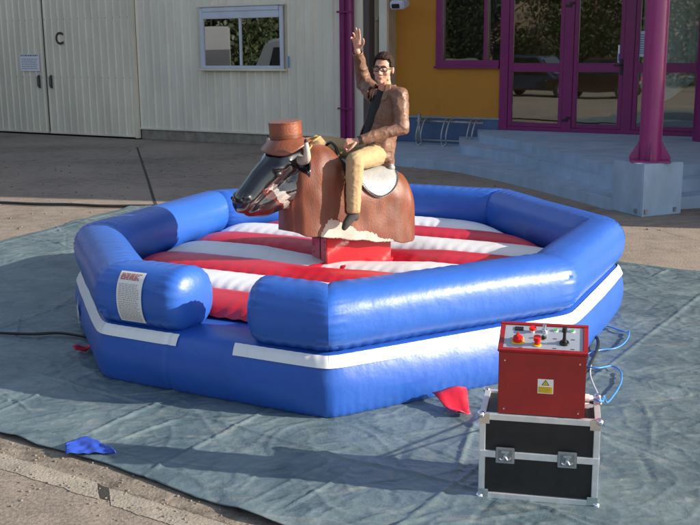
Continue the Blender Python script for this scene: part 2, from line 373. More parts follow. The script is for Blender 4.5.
# base line of the near edge passes through `near`; coordinates (u along E1, v along E2)
Z0 = near.copy(); Z0.z = 0
def tz_fold(u, v):
    z = 0
    for k, per in ((u, 1.42), (v, 1.18)):
        d = abs(((k + .3) / per + .5) % 1 - .5) * per
        z += .010 * math.exp(-(d / .016) ** 2)
    return z
import numpy as np
nu, nv = 880, 560
QN0, QN1, QF1, QF0 = Vector((-5.6, 7.9, 0)), Vector((3.6, 1.75, 0)), Vector((7.9, 6.55, 0)), Vector((-3.1, 14.4, 0))
def tarp_mesh():
    N1 = noise.noise
    A, B = np.meshgrid(np.linspace(0, 1, nu), np.linspace(0, 1, nv), indexing='ij')
    q = [np.array(v) for v in (QN0, QN1, QF1, QF0)]
    P = ((1 - A)[..., None] * q[0] + A[..., None] * q[1]) * (1 - B)[..., None] + ((1 - A)[..., None] * q[3] + A[..., None] * q[2]) * B[..., None]
    U, V = A * 11, B * 7.2
    w1 = np.array([.07 * N1(Vector((u * .9, 3, 0))) + .022 * N1(Vector((u * 3.3, 8, 0))) for u in U[:, 0]])[:, None]
    w2 = np.array([.06 * N1(Vector((u * .8, 30, 0))) for u in U[:, 0]])[:, None]
    w3 = np.array([.06 * N1(Vector((v * .9, 17, 0))) for v in V[0]])[None, :]
    P += np.array(E2) * (w1 * (1 - B) ** 2 + w2 * B * B)[..., None] + np.array(E1) * (w3 * (1 - A) ** 2)[..., None]
    X, Y = P[..., 0], P[..., 1]
    Z = np.array([tarp_z(x, y) for x, y in zip(X.ravel(), Y.ravel())]).reshape(X.shape)
    for W, per in ((U, 1.42), (V, 1.18)):
        d = np.abs(((W + .3) / per + .5) % 1 - .5) * per
        Z += .009 * np.exp(-(d / .014) ** 2)
    rg = np.random.RandomState(5)
    for k in range(800):                                  # short straight creases
        cx0, cy0 = rg.uniform(-5.5, 6), rg.uniform(3.4, 13.5)
        an = rg.choice([.1, .6, 1.2, 2.2, 2.6]) + rg.normal(0, .25); L = rg.uniform(.08, .55); wd = rg.uniform(.007, .016); am = rg.uniform(.004, .015) * rg.choice([-.6, 1, 1])
        i = (np.abs(X - cx0) < L + .1) & (np.abs(Y - cy0) < L + .1)
        if not i.any(): continue
        dx, dy = X[i] - cx0, Y[i] - cy0
        s_ = dx * math.cos(an) + dy * math.sin(an); t_ = -dx * math.sin(an) + dy * math.cos(an) + .10 * s_ * s_ * rg.uniform(-1, 1)
        Z[i] += am * np.exp(-np.abs(t_ / wd) ** 1.5) * np.clip(1 - (s_ / L) ** 2, 0, 1)
    e = np.minimum(np.minimum(V, 7.2 - V), np.minimum(U, 11 - U))
    ex = np.array([.05 * max(0, N1(Vector((u * 2.2, v * 2.2, 5)))) for u, v in zip(U.ravel(), V.ravel())]).reshape(X.shape)
    f = np.clip(e / .15, 0, 1)
    Z = np.where(e < .15, Z * (.35 + .65 * f) + .008 + ex * (1 - f), Z)
    P[..., 2] = np.maximum(Z, .008) + .003
    me = bpy.data.meshes.new('tarpaulin')
    idx = np.arange(nu * nv).reshape(nu, nv)
    F_ = np.stack([idx[:-1, :-1], idx[1:, :-1], idx[1:, 1:], idx[:-1, 1:]], -1).reshape(-1, 4)
    me.vertices.add(nu * nv); me.vertices.foreach_set('co', P.reshape(-1))
    me.loops.add(F_.size); me.loops.foreach_set('vertex_index', F_.reshape(-1).astype(np.int32))
    me.polygons.add(len(F_)); me.polygons.foreach_set('loop_start', np.arange(0, F_.size, 4, dtype=np.int32))
    me.update(calc_edges=True); me.validate()
    me.polygons.foreach_set('use_smooth', [True] * len(me.polygons))
    return me
M_tarp = mat('woven_tarpaulin', (.135, .182, .192), .46, var=.40, vscale=2.4, bump=.4, bscale=60, bdist=.006, detail=10, rvar=.08, var2=(.060, .100, .120))
def tarp_mat(m):
    t = m.node_tree; p = t.nodes['Principled BSDF']; N = t.nodes.new; L = t.links.new
    tc = N('ShaderNodeTexCoord'); mp = N('ShaderNodeMapping'); mp.inputs['Rotation'].default_value = (0, 0, .6); mp.inputs['Scale'].default_value = (2.2, 9, 1)
    n = N('ShaderNodeTexNoise'); n.inputs['Scale'].default_value = 1.5; n.inputs['Detail'].default_value = 8; n.inputs['Distortion'].default_value = 1.2
    L(tc.outputs['Object'], mp.inputs[0]); L(mp.outputs[0], n.inputs['Vector'])
    r = N('ShaderNodeValToRGB'); r.color_ramp.elements[0].position = .52; r.color_ramp.elements[1].position = .78
    r.color_ramp.elements[0].color = (0, 0, 0, 1); r.color_ramp.elements[1].color = (.6, .6, .6, 1); L(n.outputs['Fac'], r.inputs[0])
    mx = N('ShaderNodeMix'); mx.data_type = 'RGBA'; old = p.inputs['Base Color'].links[0].from_socket
    b0 = [q for q in t.nodes if q.type == 'BUMP'][0]; last = b0.outputs[0]
    wn = N('ShaderNodeTexNoise'); wn.inputs['Scale'].default_value = 2.5; wn.inputs['Detail'].default_value = 3; L(tc.outputs['Object'], wn.inputs['Vector'])
    wm = N('ShaderNodeMix'); wm.data_type = 'VECTOR'; wm.inputs['Factor'].default_value = .35; L(tc.outputs['Object'], wm.inputs[4]); L(wn.outputs['Color'], wm.inputs[5])
    for sc_, ds_, rot_ in ((4.2, .030, .5), (10.5, .011, 1.9)):
        m2 = N('ShaderNodeMapping'); m2.inputs['Rotation'].default_value = (0, 0, rot_); m2.inputs['Scale'].default_value = (1, 1.9, 0); L(wm.outputs[1], m2.inputs[0])
        vv = N('ShaderNodeTexVoronoi'); vv.inputs['Scale'].default_value = sc_; L(m2.outputs[0], vv.inputs['Vector'])
        b2 = N('ShaderNodeBump'); b2.inputs['Strength'].default_value = .45; b2.inputs['Distance'].default_value = ds_
        L(vv.outputs['Distance'], b2.inputs['Height']); L(last, b2.inputs['Normal']); last = b2.outputs[0]
    L(last, p.inputs['Normal'])
    L(r.outputs[0], mx.inputs[0]); L(old, mx.inputs[6]); mx.inputs[7].default_value = (.25, .255, .235, 1); L(mx.outputs[2], p.inputs['Base Color'])
tarp_mat(M_tarp)
tp = bpy.data.objects.new('tarpaulin', tarp_mesh()); COL.objects.link(tp); tp.data.materials.append(M_tarp)
sm = tp.modifiers.new('s', 'SOLIDIFY'); sm.thickness = .003; sm.offset = -1
tag(tp, 'large creased blue green tarpaulin spread over the yard under the inflatable', 'tarpaulin')
# bright blue cloth scrap folded out at the near edge
c0 = at(62, 452, .03); c1 = at(108, 458, .05)
bm = NB()
def cfn(a, b):
    p = at(66 + 50 * a, 460 - 3 * a * (1 - b) - 15 * b * math.sin(PI * min(1, a * .8 + .16)) + 3 * a * a, .0)
    p.z = .036 + .012 * math.sin(a * 7 + b * 2) ** 2 * (1 - abs(b - .5)) + .012 * noise.noise(Vector((a * 6, b * 6, 0))) + .012 * b
    return p
grid(bm, 30, 14, cfn)
cl = obj('blue_cloth', bm, mat('royal_blue_nylon', (.03, .085, .50), .45, bump=.5, bscale=20, var=.2, vscale=12), smooth=True, auto='keep'); cl.modifiers.new('s', 'SOLIDIFY').thickness = .003
tag(cl, 'small crumpled royal blue cloth lying on the near edge of the tarpaulin', 'cloth')

M_stone = mat('grit_stone', (.24, .20, .16), .9, var=.5, vscale=30)
bm = NB(); rnd = random.Random(12)
for k in range(1300):
    if k < 800:
        p = kn + K1 * rnd.uniform(-3.5, 3) + K2 * abs(rnd.gauss(0, .16)) * (1 if rnd.random() < .75 else -1.3)
    else: p = Vector((rnd.uniform(-9, 7), rnd.uniform(11.5, 21), 0))
    r = rnd.uniform(.003, .009) * (1 if k < 800 else 2.2)
    ball(bm, (p.x, p.y, r * .5), (r * rnd.uniform(.7, 1.3), r * rnd.uniform(.7, 1.3), r * .7), Matrix.Rotation(rnd.uniform(0, 3), 3, 'Z'), sub=1)
gr = obj('grit', bm, M_stone); gr['kind'] = 'stuff'; gr['label'] = 'loose grit and small stones scattered over the yard and gutter'
bm = NB(); tube(bm, [at(x, y, .045) for x, y in ((-60, 331), (-10, 332.5), (30, 334), (60, 333), (90, 337), (120, 340))], .012, n=8)
tag(obj('supply_cable', bm, M_black, smooth=True), 'thin dark cable crossing the shaded tarpaulin to the inflatable beside the small red strap', 'cable')
# ================================================================== INFLATABLE RING
OV = [Vector((*p, 0)) for p in ((-2.29, 8.20), (-1.69, 6.51), (-.13, 5.69), (1.53, 6.63), (2.30, 8.25), (1.68, 10.20), (.10, 10.90), (-1.52, 10.28))]
RC = Vector((0, 8.33, 0))
ring = thing('inflatable_ring', 'blue octagonal inflatable arena with red and white striped mattress', 'inflatable', RC)
NV = 8
def outn(i):
    d = (OV[(i + 1) % NV] - OV[i]).normalized(); n = Vector((d.y, -d.x, 0))
    if n.dot((OV[i] + OV[(i + 1) % NV]) / 2 - RC) < 0: n = -n
    return d, n
def corner(i, off, z):
    """polygon corner i moved outwards by off along both neighbouring sides"""
    d0, n0 = outn((i - 1) % NV); d1, n1 = outn(i)
    m = (n0 + n1).normalized(); k = off / max(.3, m.dot(n0))
    p = OV[i] + m * k
    return Vector((p.x, p.y, z)) - RC
ZT = .41
prof = [(-.20, .012), (-.06, .012), (-.015, .018), (.004, .04), (.018, .09), (.028, .16), (.028, .24), (.014, .32), (-.006, .380), (-.03, ZT), (-.12, ZT + .012), (-.24, ZT + .015), (-.38, ZT + .01), (-.46, ZT + .004), (-.9, ZT)]
def pinterp(t):
    k = t * (len(prof) - 1); i = min(int(k), len(prof) - 2); f = k - i
    return prof[i][0] * (1 - f) + prof[i + 1][0] * f, prof[i][1] * (1 - f) + prof[i + 1][1] * f
def wallpt(i, a, off, z, lift=0):
    side = math.sin(PI * a) ** .7 if 0 < a < 1 else 0
    bul = .022 * side * max(0, math.sin(PI * min(1, max(0, z / ZT)))) if off > -.2 else 0
    L = (OV[(i + 1) % NV] - OV[i]).length
    seg = abs(math.sin(PI * a * round(L / .62)))
    rip = .004 * math.sin(a * L * 95 + 3 * noise.noise(Vector((a * 9, z * 4, i)))) * (math.exp(-max(0, z) / .06) + .5 * math.exp(-abs(ZT - z) / .03))
    pinch = -.018 * math.exp(-min(a, 1 - a) * L / .05)
    seam = -.007 * math.exp(-(((a - .33) * L) / .014) ** 2) if off > -.05 and i == 1 else 0
    o = off + seam + bul + rip * (1 if off > -.12 else 0) + (pinch if off > -.2 else 0) + lift + .006 * noise.noise(Vector((a * L * 3, z * 5, i * 7)))* side
    # keep corners shared
    p = corner(i, o, z).lerp(corner((i + 1) % NV, o, z), a)
    return p
bm = NB()
for i in range(NV):
    grid(bm, 110, 30, lambda a, b, i=i: wallpt(i, a, *pinterp(b)))
bmesh.ops.remove_doubles(bm, verts=bm.verts[:], dist=.0008)
obj('lower_wall', bm, M_blue2, ring, smooth=True)
# white band, missing at the entry opening (side 1, between ENA and ENB)
ENA, ENB = .39, .655
bm = NB()
def band(i, a0, a1):
    zz = [(.008 + .007, .345), (.000 + .006, .368), (-.012 + .006, .393), (-.029 + .005, ZT + .002)]
    def fn(a, b):
        k = b * 3; j = min(int(k), 2); f = k - j
        off = zz[j][0] * (1 - f) + zz[j + 1][0] * f; z = zz[j][1] * (1 - f) + zz[j + 1][1] * f
        return wallpt(i, a0 + (a1 - a0) * a, off, z, .003)
    grid(bm, 60, 7, fn)
for i in range(NV):
    if i == 1: band(1, 0, ENA - .02); band(1, ENB - .04, 1)
    else: band(i, 0, 1)
obj('white_band', bm, M_stripe, ring, smooth=True)
# upper tubes
TR, TZ, TOFF = .210, .608, -.188
def make_tube(i, a0, a1, R0=TR, capA=False, capB=False, seed=0):
    bm = NB()
    A = corner(i, TOFF, TZ); B = corner((i + 1) % NV, TOFF, TZ)
    d = (B - A).normalized(); L = (B - A).length; _, n = outn(i)
    dprev, nprev = outn((i - 1) % NV); dn, nn = outn((i + 1) % NV)
    tA = math.tan(math.acos(max(-1, min(1, dprev.dot(d)))) / 2); tB = math.tan(math.acos(max(-1, min(1, dn.dot(d)))) / 2)
    nu_, nph = 110, 72
    rings = []
    s0 = a0 * L; s1 = a1 * L
    for j in range(nu_):
        # denser stations at the ends
        q = j / (nu_ - 1); q = .5 - .5 * math.cos(PI * q) if True else q
        ringv = []
        for k in range(nph):
            ph = 2 * PI * k / nph
            s = s0 + (s1 - s0) * q
            dA, dB = s - s0, s1 - s
            R = R0
            rip = 0
            for (dd, cap, sg) in ((dA, capA, 1), (dB, capB, 2)):
                if cap:
                    e = min(1, dd / .13); R *= (1 - (1 - e) ** 2.8) ** .42 if e < 1 else 1
                    rip += .0045 * math.exp(-((dd - .10) / .06) ** 2) * math.sin(ph * 26 + 3 * math.sin(3 * ph + sg))
                else:
                    R *= 1 - .06 * math.exp(-(dd / .035) ** 1.1)
                    rip += .0042 * (1 + 1.2 * noise.noise(Vector((ph * 2, i, 3)))) * math.exp(-((dd - .05) / .06) ** 2) * math.sin(ph * 30 + 2.5 * math.sin(2 * ph + sg + i))
            # puckers along the lower outside seam
            sz = math.sin(ph)
            rip += .0028 * math.exp(-((ph - 5.35) / .22) ** 2) * math.sin(s * 80 + 4 * noise.noise(Vector((s * 3, i, 1))))
            rip += .0026 * math.exp(-((ph - 1.75) / .25) ** 2) * math.sin(s * 60 + 5 * noise.noise(Vector((s * 3, i, 7))))
            rip += .006 * noise.noise(Vector((s * 1.6, math.cos(ph) * .8, math.sin(ph) * .8 + i * 3)))
            R += rip
            cz_ = math.cos(ph); o = R * math.copysign(abs(cz_) ** .80, cz_); up = R * .98 * math.copysign(abs(sz) ** .90, sz)
            if up < -R * .9: up = -R * .9 + (up + R * .9) * .5
            # mitre
            w_ = s / L
            ss = s
            if not capA and a0 == 0: ss += -(-o * tA) * -1 * max(0, 1 - s / (L * .5)) if s < L * .5 else 0
            if not capB and a1 == 1: ss += (o * tB) * max(0, 1 - (L - s) / (L * .5)) if s > L * .5 else 0
            ringv.append(bm.verts.new(A + d * ss + n * o + Vector((0, 0, up))))
        rings.append(ringv)
    for j in range(nu_ - 1):
        for k in range(nph):
            bm.faces.new((rings[j][k], rings[j][(k + 1) % nph], rings[j + 1][(k + 1) % nph], rings[j + 1][k]))
    bm.faces.new(rings[0][::-1]); bm.faces.new(rings[-1])
    return bm
for i in range(NV):
    if i == 1:
        obj('side_tube', make_tube(1, 0, ENA, capB=True, R0=TR * 1.04), M_blue, ring, smooth=60)
        obj('side_tube', make_tube(1, ENB, 1, capA=True), M_blue, ring, smooth=60)
    else:
        obj('side_tube', make_tube(i, 0, 1), M_blue, ring, smooth=60)
# striped mattress
IN = [corner(i, -.40, 0) for i in range(NV)]
SD = Vector((-.885, .465, 0)).normalized(); SDn = Vector((-SD.y, SD.x, 0))   # along stripes / across, pointing to the camera side
if SDn.y > 0: SDn = -SDn
def clip_u(v):
    us = []
    for a, b in zip(IN, IN[1:] + IN[:1]):
        va, vb = a.dot(SDn), b.dot(SDn)
        if (va - v) * (vb - v) <= 0 and abs(va - vb) > 1e-6:
            t = (v - va) / (vb - va); us.append(a.lerp(b, t).dot(SD))
    return (min(us), max(us)) if len(us) >= 2 else None
vmin = min(p.dot(SDn) for p in IN) + .005; vmax = max(p.dot(SDn) for p in IN) - .005
bm = NB()
NS = 8; SW = (vmax - vmin) / NS
for si in range(NS):
    def fn(a, b, si=si):
        v = vmin + SW * (si + b); v = min(max(v, vmin), vmax)
        c = clip_u(v); u = c[0] + (c[1] - c[0]) * a
        endd = min(a, 1 - a) * (c[1] - c[0])
        edge = 1 - math.exp(-endd / .12)
        z = .408 + .107 * math.sqrt(max(0, 1 - (2 * b - 1) ** 2)) * (.35 + .65 * edge) + .03 * edge
        bd = min(b, 1 - b)
        z += .004 * math.sin(u * 55 + 4 * noise.noise(Vector((u * 2, v * 3, 0)))) * math.exp(-bd / .16)
        rr = math.hypot(u, v)
        if rr < .8: z -= .07 * (1 - rr / .8)
        return SD * u + SDn * v + Vector((0, 0, z))
    grid(bm, 150, 18, fn, mi=lambda a, b, si=si: (si % 2))
obj('mattress', bm, [M_whitepvc, M_redpvc], ring, smooth=True, auto='keep')
# label, star, red straps
def text_bars(bm, org, ux, uy, W, H, rows, seed=0, h=.3, mi=0, n=None):
    """fine print: short ragged dashes as words"""
    rnd = random.Random(seed); n = n or ux.cross(uy).normalized()
    for r in range(rows):
        y = H * (r + .5) / rows; x = 0
        while x < W:
            l = rnd.uniform(.03, .12) * W
            if x + l > W: break
            p = org + ux * x + uy * y
            vs = [bm.verts.new(q + n * .0012) for q in (p, p + ux * l, p + ux * l + uy * (H / rows * h), p + uy * (H / rows * h))]
            bm.faces.new(vs).material_index = mi
            x += l + .025 * W
# information label on the short tube at the entry
i = 1; A = corner(1, TOFF, TZ); B = corner(2, TOFF, TZ); d_, n_ = outn(1)
Ltube = (B - A).length
s_lab = .165 * Ltube
def labpt(s, ph, lift=.010):
    R = TR * 1.04 + lift; c_ = math.cos(ph); s_ = math.sin(ph)
    return A + d_ * s + n_ * R * math.copysign(abs(c_) ** .8, c_) + Vector((0, 0, R * .98 * math.copysign(abs(s_) ** .9, s_)))
bm = NB()
sl0, sl1 = .075 * Ltube, .205 * Ltube
grid(bm, 8, 24, lambda a, b: labpt(sl0 + (sl1 - sl0) * a, math.radians(-40 + 92 * b)))
bm2 = NB(); rnd = random.Random(4)
for row in range(30):
    ph = math.radians(-36 + 84 * row / 30); x = .08; head = row >= 25
    if row in (24, 23): continue
    while x < .9:
        l = rnd.uniform(.04, .13) * (1.6 if head else 1)
        if x + l > .93: break
        q = [labpt(sl0 + (sl1 - sl0) * xx, ph + dp, .0125) for xx, dp in ((x, 0), (x + l, 0), (x + l, math.radians(1.2 if not head else 2)), (x, math.radians(1.2 if not head else 2)))]
        f = bm2.faces.new([bm2.verts.new(v) for v in q]); f.material_index = 1 if head else 0
        x += l + .03
lab = obj('information_label', bm, M_white, ring, smooth=True, auto='keep')
obj('fine_print', bm2, [mat('grey_ink', (.42, .36, .38), .7), M_redink], lab, auto='keep')
# star on side 0 (left)
bm = NB(); i = 0
def star_pt(a, z): return wallpt(0, a, .030, z, .012)
ctr = (.36, .2)
ring_pts = []
for k in range(10):
    r = .15 if k % 2 == 0 else .06; an = PI / 2 + k * PI / 5
    ring_pts.append((ctr[0] + r * math.cos(an) / 1.7, ctr[1] + r * math.sin(an)))
cv = bm.verts.new(star_pt(*ctr)); rv = [bm.verts.new(star_pt(*p)) for p in ring_pts]
for k in range(10): bm.faces.new((cv, rv[k], rv[(k + 1) % 10]))
obj('white_star', bm, M_stripe, ring, auto='keep')
def strap(a, b, w_, seed):
    bm = NB(); a = Vector(a); b = Vector(b); dd = (b - a); sd_ = Vector((dd.y, -dd.x, 0)).normalized()
    grid(bm, 14, 5, lambda s, t: a.lerp(b, s) + sd_ * w_ * (t - .5) * (1.3 - .7 * s) + Vector((0, 0, .02 * math.sin(s * 6 + seed) + .015 * math.sin(t * 5 + s * 4))) - RC)
    o = obj('anchor_strap', bm, M_redpvc, ring, smooth=True, auto='keep'); o.modifiers.new('s', 'SOLIDIFY').thickness = .006
strap(at(449, 392, .10), at(463, 415, .045), .17, 1); strap(at(96, 343, .08), at(74, 351, .05), .07, 2)

# ================================================================== MECHANICAL BULL
BF = Vector((-.84, -.5426, 0)).normalized(); BS = Vector((-BF.y, BF.x, 0))          # forward, and side
if BS.y > 0: BS = -BS
BO = Vector((.02, 8.26, -.035))
HSC = 1.14
BM = Matrix(((BF.x, BS.x, 0, BO.x), (BF.y, BS.y, 0, BO.y), (0, 0, 1, BO.z), (0, 0, 0, 1)))
# note: BF x BS = (0,0,+-1); keep a right-handed frame
if BF.cross(BS).z < 0: BSIGN = -1
else: BSIGN = 1
def B2W(p): return BO + BF * p[0] + BS * p[1] + Vector((0, 0, p[2]))
bull = thing('mechanical_bull', 'brown hide mechanical bull with black gloss head on a red steel base', 'mechanical bull', (BO.x, BO.y, .47))
def bobj(name, bm, m, parent=bull, **k):
    bmesh.ops.transform(bm, matrix=Matrix(((BF.x, BS.x, 0, BO.x), (BF.y, BS.y, 0, BO.y), (0, 0, 1, BO.z), (0, 0, 0, 1))), verts=bm.verts[:])
    bmesh.ops.translate(bm, vec=-Vector((BO.x, BO.y, .47)), verts=bm.verts[:])
    o = obj(name, bm, m, None, **k)
    o.parent = parent
    return o
KEYS = [(-.55, .10, 1.02, .68), (-.52, .18, 1.13, .66), (-.44, .24, 1.225, .655), (-.28, .265, 1.285, .665), (-.05, .262, 1.285, .70), (.08, .25, 1.31, .715), (.17, .24, 1.385, .73),
        (.26, .225, 1.475, .75), (.36, .215, 1.50, .77), (.46, .205, 1.48, .785), (.57, .175, 1.42, .795), (.64, .11, 1.30, .82)]
def sec(x):
    K = KEYS
    if x <= K[0][0]: return K[0][1:]
    for i in range(len(K) - 1):
        if K[i][0] <= x <= K[i + 1][0]:
            t = (x - K[i][0]) / (K[i + 1][0] - K[i][0]); m0 = K[max(i - 1, 0)]; m1 = K[i]; m2 = K[i + 1]; m3 = K[min(i + 2, len(K) - 1)]
            return [.5 * ((2 * m1[k]) + (m2[k] - m0[k]) * t + (2 * m0[k] - 5 * m1[k] + 4 * m2[k] - m3[k]) * t * t + (3 * m1[k] - m0[k] - 3 * m2[k] + m3[k]) * t ** 3) for k in (1, 2, 3)]
    return K[-1][1:]
def sec_line(x, n=60):
    """points from the ridge down one side (y>0), list of (y,z)"""
    wd, zt, zh = sec(x)
    hgt = .27 + .05 * max(0, x); zm = zt - hgt; pts = []
    for k in range(41):
        a = PI / 2 * k / 40
        pts.append((wd * math.sin(a) ** .85, zm + hgt * math.cos(a) ** .9 if k < 40 else zm))
    for k in range(1, 41):
        t = k / 40; pts.append((wd + .012 * t, zm + (zh - zm) * t))
    return pts
def sec_at(x, s, lift=0):
    """point at arc length s below the ridge; sign of s is the side"""
    P = sec_line(x); d = 0; a = abs(s); sg = 1 if s >= 0 else -1
    for (p, q) in zip(P, P[1:]):
        l = math.hypot(q[0] - p[0], q[1] - p[1])
        if d + l >= a and l > 0:
            t = (a - d) / l; y = p[0] + (q[0] - p[0]) * t; z = p[1] + (q[1] - p[1]) * t
            nx, nz = -(q[1] - p[1]) / l, (q[0] - p[0]) / l
            return Vector((x, sg * (y + nx * lift), z + nz * lift))
        d += l
    return Vector((x, sg * P[-1][0], P[-1][1]))
bm = NB()
XS = [-.55 + 1.19 * i / 150 for i in range(151)]
rows = []
for x in XS:
    P = sec_line(x); full = [(-y, z) for y, z in P[::-1]] + P[1:]
    row = []
    for j, (y, z) in enumerate(full):
        down = max(0, abs(j - 80) / 80 - .5) * 2
        wv = .022 * down * noise.noise(Vector((x * 5, (1 if y > 0 else -1) * 3, z * 1.2))) + .010 * noise.noise(Vector((x * 9, y * 6, z * 6)))
        yy = y + (wv if y > 0 else -wv)
        zz = z + (.018 * noise.noise(Vector((x * 7, 5 if y > 0 else 9, 0))) + .006 * noise.noise(Vector((x * 60, 5 if y > 0 else 9, 0)))) * down + .006 * noise.noise(Vector((x * 8, y * 8, 2)))
        row.append(bm.verts.new((x, yy, zz)))
    rows.append(row)
def wl(x):
    pts = [(-.34, .60), (-.25, .685), (0, .770), (.12, .81), (.22, .86), (.30, .915), (.36, .905), (.43, .81), (.50, .75), (.56, .70)]
    if x < pts[0][0] or x > pts[-1][0]: return 0
    for a, b in zip(pts, pts[1:]):
        if a[0] <= x <= b[0]: return a[1] + (b[1] - a[1]) * (x - a[0]) / (b[0] - a[0])
    return 0
for i in range(150):
    for j in range(len(rows[0]) - 1):
        f = bm.faces.new((rows[i][j], rows[i + 1][j], rows[i + 1][j + 1], rows[i][j + 1]))
        c = f.calc_center_median()
        if c.z < wl(c.x) + (.022 * noise.noise(Vector((c.x * 16, c.y, c.z * 16)))) + .014 * noise.noise(Vector((c.x * 50, c.y, c.z * 50))): f.material_index = 1
for rr in (rows[0], rows[-1]):
    n = len(rr)
    for j in range(n // 2 - 0):
        a, b, c, d = rr[j], rr[j + 1], rr[n - 2 - j], rr[n - 1 - j]
        if j + 1 < n - 2 - j: bm.faces.new((a, b, c, d))
        elif j + 1 == n - 2 - j: bm.faces.new((a, b, d))
hide = bobj('hide', bm, [M_coat, M_coatw], smooth=True)
hm = hide.modifiers.new('s', 'SOLIDIFY'); hm.thickness = .012; hm.offset = -1
bm = NB()
grid(bm, 20, 4, lambda a, b: Vector((-.46 + .94 * a, (b - .5) * 2 * (sec(-.46 + .94 * a)[0] - .02), .70 + .09 * a)))
un = bobj('underbody', bm, M_shirt); un.modifiers.new('s', 'SOLIDIFY').thickness = .02
# head
bm = NB()
HK = [((.58, 0, 1.34), (.13, .125, .115)), ((.66, 0, 1.33), (.125, .15, .12)), ((.745, 0, 1.255), (.105, .125, .115)), ((.83, 0, 1.18), (.095, .105, .115)), ((.91, 0, 1.105), (.085, .102, .100)), ((.965, 0, 1.075), (.062, .100, .084))]
blobs(bm, HK, None, 7)
JK = [((.56, 0, 1.15), (.12, .125, .17)), ((.68, 0, 1.13), (.12, .120, .14)), ((.79, 0, 1.075), (.10, .105, .12)), ((.90, 0, 1.045), (.08, .095, .082))]
blobs(bm, JK, None, 6)
blobs(bm, [((.40, 0, 1.22), (.15, .17, .22)), ((.53, 0, 1.19), (.14, .14, .22))], None, 5)
for s in (-1, 1):
    ball(bm, (.725, s * .108, 1.300), (.06, .032, .035))            # brow
    ball(bm, (.96, s * .070, 1.115), (.038, .030, .030))             # nostril rim
blobs(bm, [((.90, -.075, 1.02), (.03, .02, .018)), ((.985, 0, 1.018), (.03, .03, .018)), ((.90, .075, 1.02), (.03, .02, .018))], None, 8)
hb = remesh(bm, .008, 14)
HX = Matrix.Translation((.56, 0, 1.285)) @ Matrix.Scale(1.14, 4) @ Matrix.Translation((-.56, 0, -1.25))
bmesh.ops.transform(hb, matrix=HX, verts=hb.verts[:])
def hd(b): bmesh.ops.transform(b, matrix=HX, verts=b.verts[:]); return b
for f in hb.faces:  # striped mattress mirrored in the cheek, painted in as cream and russet
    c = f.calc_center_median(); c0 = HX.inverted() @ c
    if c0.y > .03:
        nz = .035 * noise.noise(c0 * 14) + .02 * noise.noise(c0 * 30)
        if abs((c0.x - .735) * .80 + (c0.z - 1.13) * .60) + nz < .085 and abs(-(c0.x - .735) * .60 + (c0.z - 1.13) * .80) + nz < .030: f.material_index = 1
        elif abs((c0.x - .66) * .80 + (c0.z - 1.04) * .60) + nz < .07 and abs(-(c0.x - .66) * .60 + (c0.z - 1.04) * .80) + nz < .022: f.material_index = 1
        elif abs((c0.x - .71) * .80 + (c0.z - 1.075) * .60) + nz < .16 and abs(-(c0.x - .71) * .60 + (c0.z - 1.075) * .80) - nz < .03: f.material_index = 2
head = bobj('head', hb, [M_gloss, mat('painted_cream_reflection', (.34, .32, .29), .15, coat=1, crough=.03, var=.35, vscale=14), mat('painted_russet_reflection', (.09, .018, .012), .15, coat=1, crough=.03, var=.4, vscale=14)], smooth=True)
for s in (-1, 1):
    bm = NB(); ball(bm, (.742, s * .128, 1.262), (.026, .014, .020), sub=3); bobj('eye', hd(bm), M_black, head, smooth=True)
    bm = NB(); ball(bm, (1.000, s * .060, 1.098), (.018, .018, .014), sub=2); bobj('nostril', hd(bm), M_dark, head, smooth=True)
    bm = NB()
    # leaf-shaped ear hanging out below the horn
    grid(bm, 12, 8, lambda a, b: Vector((.60 - .03 * math.sin(a * 3) + .05 * (b - .5) * math.sin(PI * a ** .8), s * (.11 + .17 * a), 1.34 - .05 * a - .07 * (b - .5) * math.sin(PI * a ** .8) - .04 * math.sin(PI * b))))
    e = bobj('ear', hd(bm), M_gloss, head, smooth=True); e.modifiers.new('s', 'SOLIDIFY').thickness = .01
    bm = NB()
    P = [(.57, s * .09, 1.35), (.57, s * .17, 1.345), (.585, s * .24, 1.375), (.60, s * .265, 1.44), (.60, s * .25, 1.50)]
    tube(bm, P, lambda t: .033 * (1 - t) ** .55 + .004, n=16, mi=0)
    for f in bm.faces:
        if f.calc_center_median().z > 1.478: f.material_index = 1
    bobj('horn', hd(bm), [M_horn, M_black], head, smooth=True)
# black mouth line
# base box, mounting flange, skirt
ZB = .47 - BO.z
bm = NB(); box(bm, (.01, .0, ZB + .150), (.58, .34, .32), bev=.006); BXR = Matrix.Rotation(math.radians(-10), 4, 'Z'); bmesh.ops.transform(bm, matrix=BXR, verts=bm.verts[:])
bsx = bobj('base_housing', bm, M_redbase, smooth=40)
for yy in (-.13, .13):
    for k in range(4):
        bm = NB(); cyl(bm, (.299, yy, ZB + .07 + k * .062), (.307, yy, ZB + .07 + k * .062), .008, n=8)
        bmesh.ops.transform(bm, matrix=BXR, verts=bm.verts[:]); bobj('bolt', bm, M_steel, bsx)
bm = NB(); box(bm, (.3005, 0.03, ZB + .165), (.004, .014, .25)); bmesh.ops.transform(bm, matrix=BXR, verts=bm.verts[:]); bobj('seam_strip', bm, M_dark, bsx)
bm = NB()
def skirt(v, a):
    k = 1 + .08 * math.sin(7 * a + 1) + .05 * math.sin(13 * a)
    return Vector((v.x * k * 1.35, v.y * k * .95, v.z + .018 * math.sin(9 * a + v.length * 20) * (1 if v.z < ZB + .06 else .3)))
lathe(bm, [(.16, ZB + .01), (.24, ZB + .01), (.30, ZB + .005), (.335, ZB - .01), (.33, ZB - .05)], n=90, fn=skirt)
bobj('floor_skirt', bm, M_redpvc, smooth=True)
